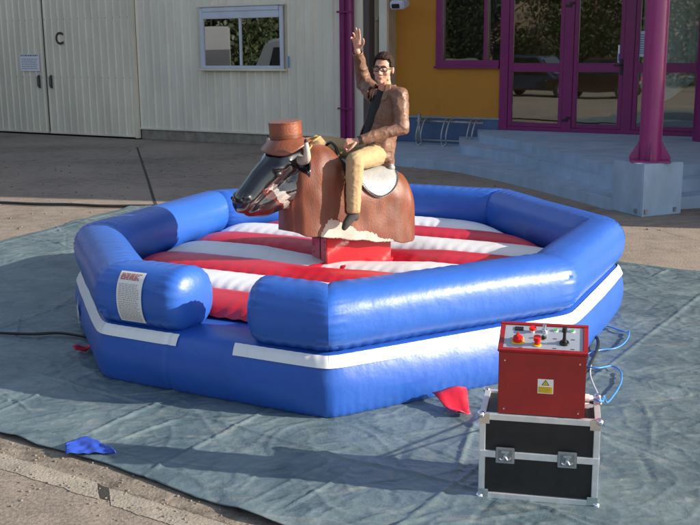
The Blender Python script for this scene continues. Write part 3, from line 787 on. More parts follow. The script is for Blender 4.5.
# saddle
sad = NB()
def sfn(a, b):
    t = (a - .5) * 2; x = -.115 + .215 * t
    sm_ = .12 + .27 * math.sqrt(max(0, 1 - t * t * .98))
    s = (b - .5) * 2 * sm_
    return sec_at(x, s, .016 + .008 * math.exp(-abs(s) / .1))
grid(sad, 50, 60, sfn)
saddle = bobj('saddle', sad, M_saddle, smooth=True); saddle.modifiers.new('s', 'SOLIDIFY').thickness = .014
M_stud = mat('dark_stud', (.12, .12, .13), .35, metal=.8)
for side in (-1, 1):
    bm = NB()
    for k in range(60):
        t = -1 + 2 * (k + .5) / 60
        t = math.sin(t * PI / 2) * .985
        x = -.115 + .215 * t; sm_ = .12 + .27 * math.sqrt(max(0, 1 - t * t * .98)) - .012
        p = sec_at(x, side * sm_, .026); ball(bm, p, .0065, sub=1)
    bobj('stud_trim', bm, M_stud, saddle, smooth=True)
bm = NB()   # cantle and seat roll
tube(bm, [sec_at(-.29, .16, .03), sec_at(-.31, .0, .055), sec_at(-.29, -.16, .03)], .028, n=12); bobj('cantle', bm, M_saddle, saddle, smooth=True)
bm = NB()   # girth strap
def gfn(a, b): return sec_at(.145 + .05 * a - .0 + .03 * abs(b - .5), (b - .5) * 2 * .60, .010)
grid(bm, 5, 60, gfn); g_ = bobj('girth_strap', bm, M_shirt, smooth=True); g_.modifiers.new('s', 'SOLIDIFY').thickness = .008
bm = NB()
tube(bm, [(.45, .05, 1.50), (.42, .10, 1.535), (.36, .09, 1.56), (.33, .02, 1.55), (.34, -.06, 1.54), (.40, -.09, 1.53), (.45, -.04, 1.51)], .009, n=8)
tube(bm, [(.44, .07, 1.47), (.46, .13, 1.50), (.50, .15, 1.46), (.48, .14, 1.40)], .007, n=8)
bobj('neck_rope', bm, M_rope, smooth=True)
bm = NB()
tube(bm, [B2W((.19, .05, 1.40)) - BO + Vector((0, 0, 0)), ] * 2, .01, n=6, sm=0) if False else None
tube(bm, [(.19, .10, 1.37), (.20, .08, 1.46), (.20, .0, 1.50), (.20, -.08, 1.46), (.19, -.10, 1.37)], .013, n=10)
bobj('grip_handle', bm, M_black, smooth=True)

# hat on the bull's head
hat = thing('leather_hat', 'tan leather hat with a flat crown sitting on the head of the bull', 'hat', B2W((.615, .0, 1.56)))
hr = Matrix.Rotation(math.atan2(BF.y, BF.x), 3, 'Z') @ Matrix.Rotation(math.radians(4), 3, 'Y')
bm = NB()
def brim(a, b):
    an = 2 * PI * a; r = .118 + (.205 - .118) * b
    x = r * math.cos(an) * 1.02; y = r * math.sin(an)
    z = -.035 * b * (math.cos(an) ** 2) * 1.1 - .02 * b + .040 * b ** 1.5 * abs(math.sin(an)) ** 3 * 0 + .012 * math.sin(3 * an + 1) * b - .03 * b * max(0, math.cos(an)) - .055 * b * b * max(0, math.cos(an - 1.1)) ** 2
    return hr @ Vector((x, y, z))
grid(bm, 72, 10, brim, wrap_u=True)
b_ = obj('brim', bm, M_leather_hat, hat, smooth=True, auto='keep'); b_.modifiers.new('s', 'SOLIDIFY').thickness = .005
bm = NB()
prf = [(.1, -.012), (.122, -.010), (.127, .0), (.128, .03), (.129, .08), (.130, .118), (.134, .122), (.134, .128), (.126, .133), (.12, .1335), (.05, .136)]
lathe(bm, prf, n=64)
bmesh.ops.transform(bm, matrix=hr.to_4x4(), verts=bm.verts[:])
obj('crown', bm, M_leather_hat, hat, smooth=35)
bm = NB(); lathe(bm, [(.128, .004), (.1325, .006), (.1325, .03), (.129, .032)], n=64)
bmesh.ops.transform(bm, matrix=hr.to_4x4(), verts=bm.verts[:]); obj('hat_band', bm, mat('dark_tan_leather', (.15, .045, .02), .4, coat=.3), hat, smooth=35)

# ================================================================== RIDER
def E(x, y, z): return Vector((x, y - .67, z - .035))
pel = E(.195, 9.07, 1.395); chest = E(.30, 9.05, 1.74); neckb = E(.305, 9.03, 1.925); headc = E(.285, 8.98, 2.075)
fT = Vector((-.80, -.60, 0)).normalized(); sT = Vector((.60, -.80, 0)).normalized()
shL = E(.415, 8.90, 1.865); elL = E(.43, 8.80, 1.615); wrL = E(.07, 8.70, 1.525); hdL = E(-.01, 8.70, 1.515)
shR = E(.215, 9.18, 1.875); elR = E(.135, 9.38, 1.955); wrR = E(.075, 9.22, 2.225)
hipL = E(.235, 8.99, 1.385); knL = E(.045, 8.55, 1.375); anL = E(.025, 8.50, .985); toL = E(-.035, 8.46, .875)
hipR = E(.135, 9.14, 1.385); knR = E(-.27, 8.97, 1.475); anR = E(-.20, 9.14, 1.10); toR = E(-.28, 9.16, 1.0)
person = thing('person', 'man in a brown leather jacket riding the bull with one arm raised', 'person', (pel.x, pel.y, pel.z))
def pobj(name, bm, m, parent=None, **k):
    bmesh.ops.translate(bm, vec=-pel, verts=bm.verts[:])
    return obj(name, bm, m, parent or person, **k)
TM = Matrix((( sT.x, fT.x, 0), (sT.y, fT.y, 0), (0, 0, 1)))       # columns: side, front, up
bm = NB()
# torso
blobs(bm, [(pel, (.155, .11, .11)), (pel.lerp(chest, .45), (.14, .10, .10)), (chest, (.165, .105, .11)), (chest.lerp(neckb, .55), (.14, .085, .07))], TM, 7)
capsule(bm, neckb - Vector((0, 0, .06)), headc - Vector((0, 0, .03)), .06, .052)
# head, facing hF
hF = Vector((-.34, -.94, -.04)).normalized(); hU = (Vector((.05, 0, 1)) - hF * hF.dot(Vector((.05, 0, 1)))).normalized(); hS = hF.cross(hU)
HM = Matrix(((hS.x, hF.x, hU.x), (hS.y, hF.y, hU.y), (hS.z, hF.z, hU.z)))
def hp_(s, f_, u): return headc + hS * s + hF * f_ + hU * u
def hball(b, s, f_, u, r, sub=2): ball(b, hp_(s, f_, u), r, HM, sub)
hball(bm, 0, -.012, .032, (.074, .092, .086), 3)         # skull
hball(bm, 0, .025, -.02, (.064, .062, .078), 3)          # face
hball(bm, 0, .038, -.072, (.043, .044, .036))            # jaw
hball(bm, 0, .068, -.092, (.022, .020, .019))            # chin
hball(bm, 0, .074, .033, (.058, .018, .013))             # brow
for s in (-1, 1):
    hball(bm, s * .040, .058, -.018, (.026, .024, .026))  # cheekbone
    hball(bm, s * .046, .012, -.062, (.018, .034, .024))  # jaw angle
    hball(bm, s * .078, -.012, -.002, (.010, .018, .031)) # ear
    hball(bm, s * .028, .077, .006, (.014, .010, .008))   # eyelids
for t in range(6): hball(bm, 0, .084 + .0045 * t, .016 - .0085 * t, (.0085 + .0012 * t, .010, .009))   # nose
for s in (-1, 1): hball(bm, s * .013, .096, -.029, (.009, .010, .008))
hball(bm, 0, .088, -.054, (.024, .008, .006)); hball(bm, 0, .086, -.064, (.020, .009, .007))
# arms
capsule(bm, shL, elL, .052, .042); capsule(bm, elL, wrL, .042, .028)
capsule(bm, shR, elR, .052, .042); capsule(bm, elR, wrR, .042, .027)
capsule(bm, chest.lerp(neckb, .6), shL, .06, .052); capsule(bm, chest.lerp(neckb, .6), shR, .06, .052)
# raised right hand: palm to the camera, fingers up
def hand(bm, wr, up, palm, thumb_side, curl, spread, S=1.0):
    """wr wrist; up: direction of the metacarpals; palm: the way the palm looks; curl per finger (3 joint angles)"""
    up = up.normalized(); palm = (palm - up * palm.dot(up)).normalized(); sd_ = up.cross(palm) * thumb_side
    PM = Matrix(((sd_.x, palm.x, up.x), (sd_.y, palm.y, up.y), (sd_.z, palm.z, up.z)))
    for k in range(5):
        t = k / 4; ball(bm, wr + up * (.012 + .070 * t) * S, ((.026 + .014 * t) * S, (.017 - .003 * t) * S, .022 * S), PM)
    lens = [(.044, .026, .020), (.048, .030, .022), (.044, .028, .021), (.035, .021, .018)]
    for k in range(4):
        off = .030 - .020 * k
        p = wr + up * (.088 - .006 * abs(k - 1)) * S + sd_ * off * S
        ang = 0; fan = (1.5 - k) * spread
        for j, l in enumerate(lens[k]):
            ang += curl[k][j]
            dr = (up * math.cos(fan) + sd_ * math.sin(fan)) * math.cos(ang) + palm * math.sin(ang)
            q = p + dr * l * S; r0 = (.0092 - .0009 * j) * (1 if k < 3 else .88) * S
            capsule(bm, p, q, r0, r0 * .92); p = q
    p = wr + up * .022 * S + sd_ * .030 * S
    for j, (l, sx) in enumerate(((.040, .60), (.032, .32), (.026, .12))):
        dr = (up * (1 - sx * .6) + sd_ * sx + palm * (.35 + .15 * j)).normalized(); q = p + dr * l * S
        capsule(bm, p, q, (.0125 - .0012 * j) * S, (.0112 - .0012 * j) * S); p = q
upR = Vector((-.08, -.25, 1)); palmR = Vector((-.25, -.95, -.15))
hand(bm, wrR + Vector((0, 0, .012)), upR, palmR, 1, [(.10, .15, .1), (.16, .2, .15), (.35, .5, .3), (.55, .8, .5)], .03, 1.03)
# left hand holding the grip
upL = (hdL - wrL).normalized()
hand(bm, wrL, upL + Vector((0, 0, .05)), Vector((-.1, .55, -.8)), 1, [(.9, 1.1, .6), (1.0, 1.15, .6), (1.05, 1.15, .7), (1.1, 1.2, .7)], .02, 1.0)
# legs
capsule(bm, hipL, knL, .082, .055); capsule(bm, knL, anL, .052, .034); capsule(bm, hipR, knR, .082, .055); capsule(bm, knR, anR, .052, .034)
capsule(bm, anL, anL + Vector((.015, .02, -.03)), .035, .034); capsule(bm, anL + Vector((0, 0, -.03)), toL, .036, .024); capsule(bm, anR, toR, .034, .022)
body = pobj('body', remesh(bm, .0052, 2), M_skin, smooth=True)
# hair
bm = NB()
def scalp(bm):
    rnd = random.Random(3)
    for k in range(1300):
        a = rnd.uniform(0, 2 * PI); c = rnd.uniform(-.12, 1); r = math.sqrt(max(0, 1 - c * c))
        s, f_, u = .079 * r * math.cos(a), -.012 + .096 * r * math.sin(a), .036 + .090 * c
        if f_ > .035 and u < .088: continue
        if f_ > -.02 and u < .015 and abs(s) > .06: continue
        if u < .0: continue
        if abs(s) > .068 and f_ > -.03 and u < .02: continue
        lift = .004 + .008 * max(0, c)
        n_ = Vector((s / .079, (f_ + .012) / .096, (u - .036) / .090)).normalized()
        p = hp_(s, f_, u); q = hp_(s + n_.x * lift, f_ + n_.y * lift + .006, u + n_.z * lift * (1.4 if c > .6 else .6) + rnd.uniform(0, .006))
        capsule(bm, p, q, .0068, .0035)
scalp(bm)
hair = pobj('hair', remesh(bm, .0042, 1), M_hair, smooth=True)
# eyes / brows / lips
for s in (-1, 1):
    bm = NB(); ball(bm, hp_(s * .029, .0795, .008), (.011, .007, .006), HM, 2); pobj('eye', bm, M_white, smooth=True)
    bm = NB(); ball(bm, hp_(s * .029, .0862, .008), (.0045, .0025, .0045), HM, 2); pobj('iris', bm, M_black, smooth=True)
    bm = NB(); tube(bm, [hp_(s * .012, .092, .031), hp_(s * .028, .090, .036), hp_(s * .046, .079, .031)], .0038, n=6); pobj('eyebrow', bm, M_hair, smooth=True)
bm = NB(); tube(bm, [hp_(-.021, .089, -.059), hp_(-.008, .096, -.0575), hp_(.008, .096, -.0575), hp_(.021, .089, -.059)], .0042, n=8); pobj('lips', bm, M_lip, smooth=True)
# glasses
gl = NB()
for s in (-1, 1):
    rim = []
    for k in range(21):
        a = 2 * PI * k / 20; rx, rz = .027, .017
        cx_ = math.copysign(abs(math.cos(a)) ** .6, math.cos(a)) * rx; cz_ = math.copysign(abs(math.sin(a)) ** .6, math.sin(a)) * rz
        rim.append(hp_(s * (.034 + s * cx_) if False else s * .033 + cx_, .099 - .25 * abs(s * .033 + cx_) * .6, .009 + cz_))
    tube(gl, rim, .0033, n=6, sm=0, closed=True)
    tube(gl, [hp_(s * .060, .088, .016), hp_(s * .078, .05, .016), hp_(s * .081, -.01, .012)], .0030, n=6)
tube(gl, [hp_(-.008, .100, .014), hp_(0, .102, .016), hp_(.008, .100, .014)], .0028, n=6)
spec = pobj('glasses', gl, M_black, smooth=True)
for s in (-1, 1):
    bm = NB(); bm.faces.new([bm.verts.new(hp_(s * .033 + a_, .0985 - .15 * abs(s * .033 + a_), .009 + b_)) for a_, b_ in ((-.024, -.014), (.024, -.014), (.024, .014), (-.024, .014))]); pobj('lens', bm, M_lens, spec)
# shirt
bm = NB()
blobs(bm, [(pel + Vector((0, 0, .0)), (.160, .120, .10)), (pel.lerp(chest, .45), (.150, .118, .10)), (chest + fT * .004, (.168, .120, .11)), (chest.lerp(neckb, .5), (.13, .100, .07))], TM, 7)
capsule(bm, neckb + Vector((0, 0, -.05)), neckb + Vector((0, 0, .005)), .078, .066)
pobj('shirt', remesh(bm, .009, 3), M_shirt, smooth=True)
# shirt collar
# jacket
bm = NB()
up_ = Vector((0, 0, 1))
hemc = pel + Vector((0, 0, -.03)) - fT * .015
blobs(bm, [(hemc, (.200, .160, .09)), (pel.lerp(chest, .35) - fT * .012, (.185, .152, .10)), (chest - fT * .012, (.194, .148, .11)), (chest.lerp(neckb, .55) - fT * .012, (.165, .122, .07))], TM, 8)
capsule(bm, chest.lerp(neckb, .75) - fT * .01, shL, .085, .074); capsule(bm, chest.lerp(neckb, .75) - fT * .01, shR, .085, .074)
capsule(bm, shL, elL, .076, .062); capsule(bm, elL, elL.lerp(wrL, .92), .060, .043)
capsule(bm, shR, elR, .086, .074); capsule(bm, elR, elR.lerp(wrR, .94), .072, .048)
capsule(bm, neckb + Vector((0, 0, -.03)), neckb + Vector((0, 0, .032)) - fT * .012, .092, .086)
# back tail of the jacket spread over the rump behind the hip
blobs(bm, [(pel - fT * .05 + sT * .05, (.15, .10, .1)), (pel - fT * .07 + sT * .10 - up_ * .12, (.09, .07, .05))], TM, 6)
jb = remesh(bm, .0085, 3)
# sleeve and body folds
jb.normal_update()
for v in jb.verts:
    p = v.co; n = v.normal
    dR = min((p - shR).length, (p - elR).length); 
    a = noise.noise(Vector((p.x * 7, p.y * 7, p.z * 20))) * .006 + noise.noise(p * 16) * .003
    r = 1 - abs(noise.noise(Vector((p.x * 11 + 3, p.y * 11, p.z * 17)))) * 2
    v.co = p + n * (a + max(0, r) ** 4 * .006 - .003)
kill = []
for f in jb.faces:
    c = f.calc_center_median(); rel = c - pel.lerp(chest, .5)
    t = (c.z - pel.z) / (neckb.z - pel.z)
    fr = rel.dot(fT); sd_ = (c - pel.lerp(neckb, max(0, min(1, t)))).dot(sT)
    wdt = .028 + .045 * max(0, min(1, t)) + .012 * noise.noise(Vector((t * 5, 0, 0)))
    nearsleeve = (c - elL.lerp(wrL, .4)).length < .17 and (c - pel.lerp(chest, .4)).dot(sT) > .12
    if t < 1.04 and fr > .0 and -wdt * 1.3 - .075 < sd_ < wdt * .95 + .010 and not nearsleeve and t > -.2: kill.append(f); continue
    if c.z > neckb.z + .030 and (c - neckb).length < .17: kill.append(f); continue
    if (c - wrR).length < .05 and (c - elR.lerp(wrR, .93)).dot((wrR - elR).normalized()) > .012: kill.append(f)
    elif (c - wrL).length < .05 and (c - elL.lerp(wrL, .91)).dot((wrL - elL).normalized()) > .012: kill.append(f)
    elif c.z < pel.z - .09 and (c - pel).dot(fT) > .0: kill.append(f)
bmesh.ops.delete(jb, geom=kill, context='FACES')
def tidy(b, it=10):
    for _ in range(it):
        be = [v for v in b.verts if any(e.is_boundary for e in v.link_edges)]
        new = []
        for v in be:
            nb = [e.other_vert(v) for e in v.link_edges if e.is_boundary]
            if len(nb) == 2: new.append((v, v.co * .4 + (nb[0].co + nb[1].co) * .3))
        for v, c in new: v.co = c
tidy(jb)
jk = pobj('jacket', jb, M_jacket, smooth=True); jm = jk.modifiers.new('s', 'SOLIDIFY'); jm.thickness = .010; jm.offset = -1
# collar lapels
for s in (-1, 1):
    bm = NB(); grid(bm, 8, 6, lambda a, b: neckb + Vector((0, 0, .035 - .13 * a)) + fT * (.055 + .062 * a) + sT * s * (.070 + .010 * a + .045 * b * (1 - abs(a - .45))) + fT * (-.035 * b))
    cl_ = pobj('collar', bm, M_jacket, jk, smooth=True); cl_.modifiers.new('s', 'SOLIDIFY').thickness = .008
bm = NB(); d1 = (wrL - elL).normalized(); cyl(bm, elL.lerp(wrL, .93), elL.lerp(wrL, .99), .036, .034, n=20); pobj('wrist_band', bm, M_black, smooth=40)
# trousers
def fabric(bm, vox, amp, k=(14, 14, 22)):
    b = remesh(bm, vox, 3); b.normal_update()
    for v in b.verts:
        p = v.co
        r = 1 - abs(noise.noise(Vector((p.x * k[0] + 9, p.y * k[1], p.z * k[2])))) * 2
        v.co = p + v.normal * (noise.noise(p * 9) * amp * .7 + max(0, r) ** 4 * amp * .9)
    return b
bm = NB()
blobs(bm, [(pel + Vector((0, 0, .05)), (.165, .125, .06)), (pel - Vector((0, 0, .03)), (.17, .125, .07))], TM, 4)
capsule(bm, hipL, knL, .098, .078); capsule(bm, knL, knL.lerp(anL, .5), .078, .066); capsule(bm, knL.lerp(anL, .5), anL + Vector((.006, 0, .015)), .066, .058)
capsule(bm, hipR, knR, .098, .076); capsule(bm, knR, anR, .076, .056)
tb = fabric(bm, .0085, .005)
kill = [f for f in tb.faces if (lambda c: c.z < anL.z - .012 and (c - anL).length < .2)(f.calc_center_median())]
bmesh.ops.delete(tb, geom=kill, context='FACES'); tidy(tb, 5)
pobj('trousers', tb, M_trouser, smooth=True).modifiers.new('s', 'SOLIDIFY').thickness = .006
# socks
for a_, t_ in ((anL, toL), (anR, toR)):
    bm = NB(); dn = (t_ - a_)
    capsule(bm, a_ + Vector((.004, 0, .04)), a_ + Vector((.006, .01, -.035)), .042, .042); capsule(bm, a_ + Vector((.012, .015, -.04)), a_ + Vector((.02, .03, -.05)), .038, .034)
    capsule(bm, a_ + Vector((0, 0, -.03)), a_ + dn * .85, .042, .034); capsule(bm, a_ + dn * .85, t_ + dn * .12, .034, .024)
    pobj('sock', remesh(bm, .006, 3), M_sock, smooth=True)

# ================================================================== FLIGHT CASE + CONTROL BOX
fl = at(478, 497, .022); fr_ = at(597, 507, .022)
cxd = (fr_ - fl); CW = cxd.length; cx_ = cxd.normalized(); cy_ = Vector((-cx_.y, cx_.x, 0))
CH, CD = .440, .37
case = thing('flight_case', 'black flight case with aluminium edging standing on the tarpaulin', 'flight case', fl, math.atan2(cx_.y, cx_.x))
bm = NB(); lo_hi(bm, (.012, .012, .012), (CW - .012, CD - .012, CH - .012)); obj('panel', bm, M_panel, case)
bm = NB(); t_ = .030
def bar(a, b): lo_hi(bm, a, b, bev=.002)
H2 = CH * .53
for y0, y1 in ((0, t_), (CD - t_, CD)):
    for x0, x1 in ((0, t_), (CW - t_, CW)): lo_hi(bm, (x0, y0, 0.001), (x1, y1, CH - .001), bev=.003)
e = .0015
for z0, z1 in ((0, t_), (CH - t_, CH)):
    for y0, y1 in ((-e, t_ - e), (CD - t_ + e, CD + e)): lo_hi(bm, (.004, y0, z0), (CW - .004, y1, z1), bev=.002)
    for x0, x1 in ((-e, t_ - e), (CW - t_ + e, CW + e)): lo_hi(bm, (x0, .004, z0 + (.001 if z0 == 0 else -.001)), (x1, CD - .004, z1 - .001), bev=.002)
for y0, y1 in ((-.003, .012), (CD - .012, CD + .003)): lo_hi(bm, (.002, y0, H2 - .017), (CW - .002, y1, H2 + .017), bev=.002)
for x0, x1 in ((-.003, .012), (CW - .012, CW + .003)): lo_hi(bm, (x0, .002, H2 - .0165), (x1, CD - .002, H2 + .0165), bev=.002)
obj('edging', bm, M_alu, case, smooth=30)
for x in (0.006, CW - .006):
    for y in (.006, CD - .006):
        for z in (.006, CH - .006):
            bm = NB(); ball(bm, (x, y, z), .0195, sub=3)
            sx = 1 if x < .1 else -1; sy = 1 if y < .1 else -1; sz = 1 if z < .1 else -1
            for dx, dy in (((.022, 0), (0, .022))): pass
            box(bm, (x + sx * .018, y - sy * .009, z + sz * .018), (.050, .003, .050), bev=.001)
            obj('ball_corner', bm, M_chrome, case, smooth=40)
for x in (.128, CW - .150):
    lt = NB(); lo_hi(lt, (x - .046, -.009, H2 - .042), (x + .046, -.003, H2 + .042), bev=.004)
    L_ = obj('butterfly_latch', lt, M_steel, case, smooth=40)
    bm = NB(); lo_hi(bm, (x - .034, -.0105, H2 - .030), (x + .034, -.0092, H2 + .030)); obj('latch_dish', bm, mat('dished_zinc', (.30, .31, .33), .3, metal=.8, var=.3, vscale=60), L_)
    bm = NB(); tube(bm, [(x - .026, -.014, H2 - .014), (x - .012, -.016, H2 - .020), (x, -.018, H2 - .004), (x + .012, -.016, H2 - .020), (x + .026, -.014, H2 - .014)], .0055, n=8)
    cyl(bm, (x, -.009, H2), (x, -.019, H2), .009, n=12); box(bm, (x, -.012, H2 + .018), (.036, .006, .010), bev=.001)
    obj('latch_key', bm, M_chrome, L_, smooth=40)
# control box
bxo = fl + cx_ * .085 + cy_ * .012 + Vector((0, 0, CH))
BW, BH, BD, BT = .412, .318, .245, .395
cb = thing('control_box', 'red steel control box with a sloping grey panel of switches', 'control box', bxo, math.atan2(cx_.y, cx_.x) - .01)
bm = NB()
pr = [(0, 0.004), (BD, 0.004), (BD, BT), (0.045 + BD - .07, BT), (0, BH)]
pr = [(0, .004), (BD, .004), (BD, BT), (BD - .03, BT), (-.004, BH)]
a = [bm.verts.new((0, y, z)) for y, z in pr]; b = [bm.verts.new((BW, y, z)) for y, z in pr]
bm.faces.new(a); bm.faces.new(b[::-1])
for i in range(5): bm.faces.new((a[i], b[i], b[(i + 1) % 5], a[(i + 1) % 5]))
bmesh.ops.bevel(bm, geom=bm.edges[:], offset=.004, segments=2, affect='EDGES')
hs = obj('housing', bm, M_redmetal, cb, smooth=35)
# sloping frame & panel
p0 = Vector((0, -.004, BH)); p1 = Vector((0, BD - .03, BT)); sv = (p1 - p0).normalized(); sn = Vector((0, -sv.z, sv.y)); SL = (p1 - p0).length
def sp(x, t, h=0): return Vector((x, 0, 0)) + p0 + sv * t + sn * h
SR = Matrix(((1, 0, 0), (0, sv.y, sn.y), (0, sv.z, sn.z)))
bm = NB()
for (x0, x1, t0, t1) in ((-.006, BW + .006, -.004, .020), (-.006, BW + .006, SL - .016, SL + .006)):
    box(bm, sp((x0 + x1) / 2, (t0 + t1) / 2, .006), (x1 - x0, t1 - t0, .014), SR, bev=.002)
for (x0, x1) in ((-.0055, .018), (BW - .018, BW + .0055)):
    box(bm, sp((x0 + x1) / 2, SL / 2, .006), (x1 - x0, SL - .036, .0135), SR, bev=.002)
obj('panel_frame', bm, M_redmetal, hs, smooth=35)
bm = NB(); box(bm, sp(BW / 2, SL / 2 + .002, .003), (BW - .037, SL - .038, .006), SR)
cp = obj('control_panel', bm, M_face, cb)
def knobs():
    def stick(name, x, t, parts, parent=cp):
        bm = NB(); ms = []
        for (r0, r1, h0, h1, m) in parts:
            if m not in ms: ms.append(m)
            cyl(bm, sp(x, t, h0), sp(x, t, h1), r0, r1, n=20, mi=ms.index(m))
        return obj(name, bm, ms, parent, smooth=40)
    # display
    bm = NB(); box(bm, sp(.085, SL * .80, .008), (.042, .030, .005), SR, bev=.001); obj('display', bm, M_black, cp)
    # main rotary switch on a yellow plate
    bm = NB(); box(bm, sp(.085, SL * .36, .0085), (.058, .058, .005), SR, bev=.002); pl = obj('switch_plate', bm, M_yellow, cp)
    k = stick('rotary_switch', .085, SL * .36, [(.025, .023, .011, .03, M_redp)], pl)
    bm = NB(); box(bm, sp(.085, SL * .36, .038), (.014, .046, .018), SR, bev=.004); obj('switch_lever', bm, M_redp, pl, smooth=40)
    stick('push_button', .152, SL * .72, [(.012, .012, .006, .022, M_white), (.018, .016, .022, .034, M_redp)])
    stick('toggle_switch', .208, SL * .74, [(.015, .013, .006, .020, M_chrome), (.007, .009, .020, .048, M_chrome)])
    stick('toggle_switch', .208, SL * .52, [(.013, .012, .006, .016, M_black), (.006, .007, .016, .030, M_chrome)])
    stick('emergency_button', .178, SL * .27, [(.020, .020, .006, .011, M_yellow), (.013, .013, .011, .034, M_redp), (.019, .018, .034, .052, M_redp)])
    for x in (.262, .303, .342): stick('green_button', x, SL * .80, [(.013, .013, .006, .009, M_white), (.009, .009, .009, .014, M_green)])
    j = stick('joystick', .305, SL * .36, [(.024, .022, .006, .014, M_black), (.012, .008, .014, .045, M_black), (.008, .008, .045, .075, M_black), (.013, .011, .075, .100, M_black)])
    for x, t in ((.26, .5), (.345, .5), (.26, .16), (.345, .16), (.10, .12), (.2, .45)):
        bm = NB(); box(bm, sp(x, SL * t, .0065), (.018, .006, .001), SR); obj('caption', bm, M_ink, cp)
knobs()
def text(s, size, m, parent, M4, name, ext=.0006):
    cu = bpy.data.curves.new('t', 'FONT'); cu.body = s; cu.size = size; cu.align_x = 'CENTER'; cu.align_y = 'CENTER'; cu.extrude = ext; cu.offset = size * .02 if s == 'C' else 0
    o = bpy.data.objects.new('t', cu); COL.objects.link(o)
    dg = bpy.context.evaluated_depsgraph_get(); me = bpy.data.meshes.new_from_object(o.evaluated_get(dg))
    bpy.data.objects.remove(o); me.materials.clear(); me.materials.append(m)
    me.transform(M4)
    q = bpy.data.objects.new(name, me); COL.objects.link(q); q.parent = parent
    return q
RX = Matrix.Rotation(PI / 2, 4, 'X')
# warning sticker
bm = NB(); lo_hi(bm, (.188, -.0030, .118), (.262, -.0006, .190)); st = obj('warning_sticker', bm, M_white, cb)
bm = NB(); lo_hi(bm, (.191, -.0038, .121), (.259, -.0031, .153)); obj('yellow_field', bm, M_yellow, st)
bm = NB()
for (r, m, y) in ((.019, 0, -.0036), (.0135, 1, -.0042)):
    vs = [bm.verts.new((.225 + r * math.sin(a_) * 1.15, y, .168 + r * math.cos(a_) + .001)) for a_ in (0, 2 * PI / 3, 4 * PI / 3)]
    bm.faces.new(vs).material_index = m
obj('warning_triangle', bm, [M_ink, M_yellow], st)
text('!', .020, M_ink, st, Matrix.Translation((.225, -.0048, .168)) @ RX, 'exclamation_mark', .0002)
bm = NB(); text_bars(bm, Vector((.194, -.0030, .123)), Vector((1, 0, 0)), Vector((0, 0, 1)), .062, .028, 4, 5, n=Vector((0, -1, 0))); obj('sticker_text', bm, M_ink, st)
for x, z in ((.03, .275), (BW - .03, .275), (.03, .03), (BW - .03, .03)):
    bm = NB(); cyl(bm, (x, -.001, z), (x, -.008, z), .006, .004, n=12); obj('screw', bm, M_chrome, cb, smooth=40)
for y, z in ((.06, .085), (.06, .05), (.13, .07)):
    bm = NB(); cyl(bm, (BW, y, z), (BW + .022, y, z), .014, n=14); cyl(bm, (BW + .022, y, z), (BW + .04, y, z), .010, .008, n=14); obj('cable_gland', bm, M_white, cb, smooth=40)
cR = Matrix.Rotation(math.atan2(cx_.y, cx_.x), 3, 'Z')
def cbw(x, y, z): return bxo + cR @ Vector((x, y, z))
g1 = cbw(BW + .04, .06, .085); g2 = cbw(BW + .04, .06, .05)
bm = NB(); tube(bm, [g1, g1 + Vector((.05, .02, -.02)), at(604, 396, .30), at(608, 402, .10), at(620, 385, .05), at(621, 372, .05), at(612, 366, .05), at(598, 368, .06), at(585, 366, .06), at(560, 360, .05)], .0055, n=8)
tag(obj('looped_cable', bm, M_hose, smooth=True), 'blue cable curling out of the side of the control box down to the tarpaulin', 'cable')
bm = NB(); tube(bm, [at(584, 362, .05), at(588, 354, .05), at(600, 350, .05), at(616, 348, .05), at(626, 341, .05), at(629, 332, .05), at(622, 331, .05), at(606, 326, .05), at(596, 330, .06)], .0055, n=8)
tag(obj('looped_cable', bm, M_hose, smooth=True), 'pale blue cable lying in a wide loop beside the corner of the inflatable', 'cable')
bm = NB(); tube(bm, [at(570, 372, .05), at(584, 372, .05), at(593, 358, .05), at(598, 346, .06), at(597, 338, .08), at(590, 334, .06), at(575, 335, .05)], .012, n=8)
tag(obj('power_cable', bm, M_black, smooth=True), 'thick black power lead arching at the corner of the inflatable behind the control box', 'cable')
bm = NB(); tube(bm, [g2, g2 + Vector((.03, .03, 0)), at(600, 400, CH + .05), at(590, 372, .05), at(597, 345, .05), at(595, 335, .05)], .006, n=8)
tag(obj('signal_cable', bm, mat('grey_cable_sheath', (.5, .48, .46), .5), smooth=True), 'pale grey cable running from the control box back to the inflatable', 'cable')

# ================================================================== BUILDINGS
FA = math.atan2(-.507, .862)                      # facade direction, running right and towards the camera
FD = Vector((math.cos(FA), math.sin(FA), 0)); FN = Vector((FD.y, -FD.x, 0))      # FN looks out to the camera side
if FN.y > 0: FN = -FN
OL = at(343, 149)                                  # right end of the cladded wall
def on_plane(x, y, O):
    d = ray(x, y); c = Vector((0, 0, HC)); t = (O - c).dot(FN) / d.dot(FN); P = c + d * t
    return (P - O).dot(FD), P.z
FR = math.atan2(FD.y, FD.x)
# local frame of a facade thing: x along FD, y = inwards (-FN), z up
def LX(x, y, O=OL): return on_plane(x, y, O)
M_seal = M_dark
wallL = thing('cladded_workshop', 'long workshop wall in cream ribbed metal cladding behind the yard', 'building', OL, FR)
def corr(bm, x0, x1, z0, z1, y, pitch, depth, mi=0, kind=0):
    """ribbed sheet; y is the face, ribs stand out by depth"""
    xs = []; x = x0
    while x < x1:
        if kind == 0: prof_ = ((0, 0), (.10, -1), (.24, -1), (.34, 0))
        else: prof_ = ((0, 0), (.06, -1), (.10, -1), (.16, 0), (.5, 0), (.54, -.35), (.57, -.35), (.61, 0))
        for f, d in prof_:
            xx = x + f * pitch
            if xx < x1: xs.append((xx, y + d * depth))
        x += pitch
    xs.append((x1, y))
    a = [bm.verts.new((p, q, z0)) for p, q in xs]; b = [bm.verts.new((p, q, z1)) for p, q in xs]
    for i in range(len(xs) - 1): bm.faces.new((a[i], a[i + 1], b[i + 1], b[i])).material_index = mi
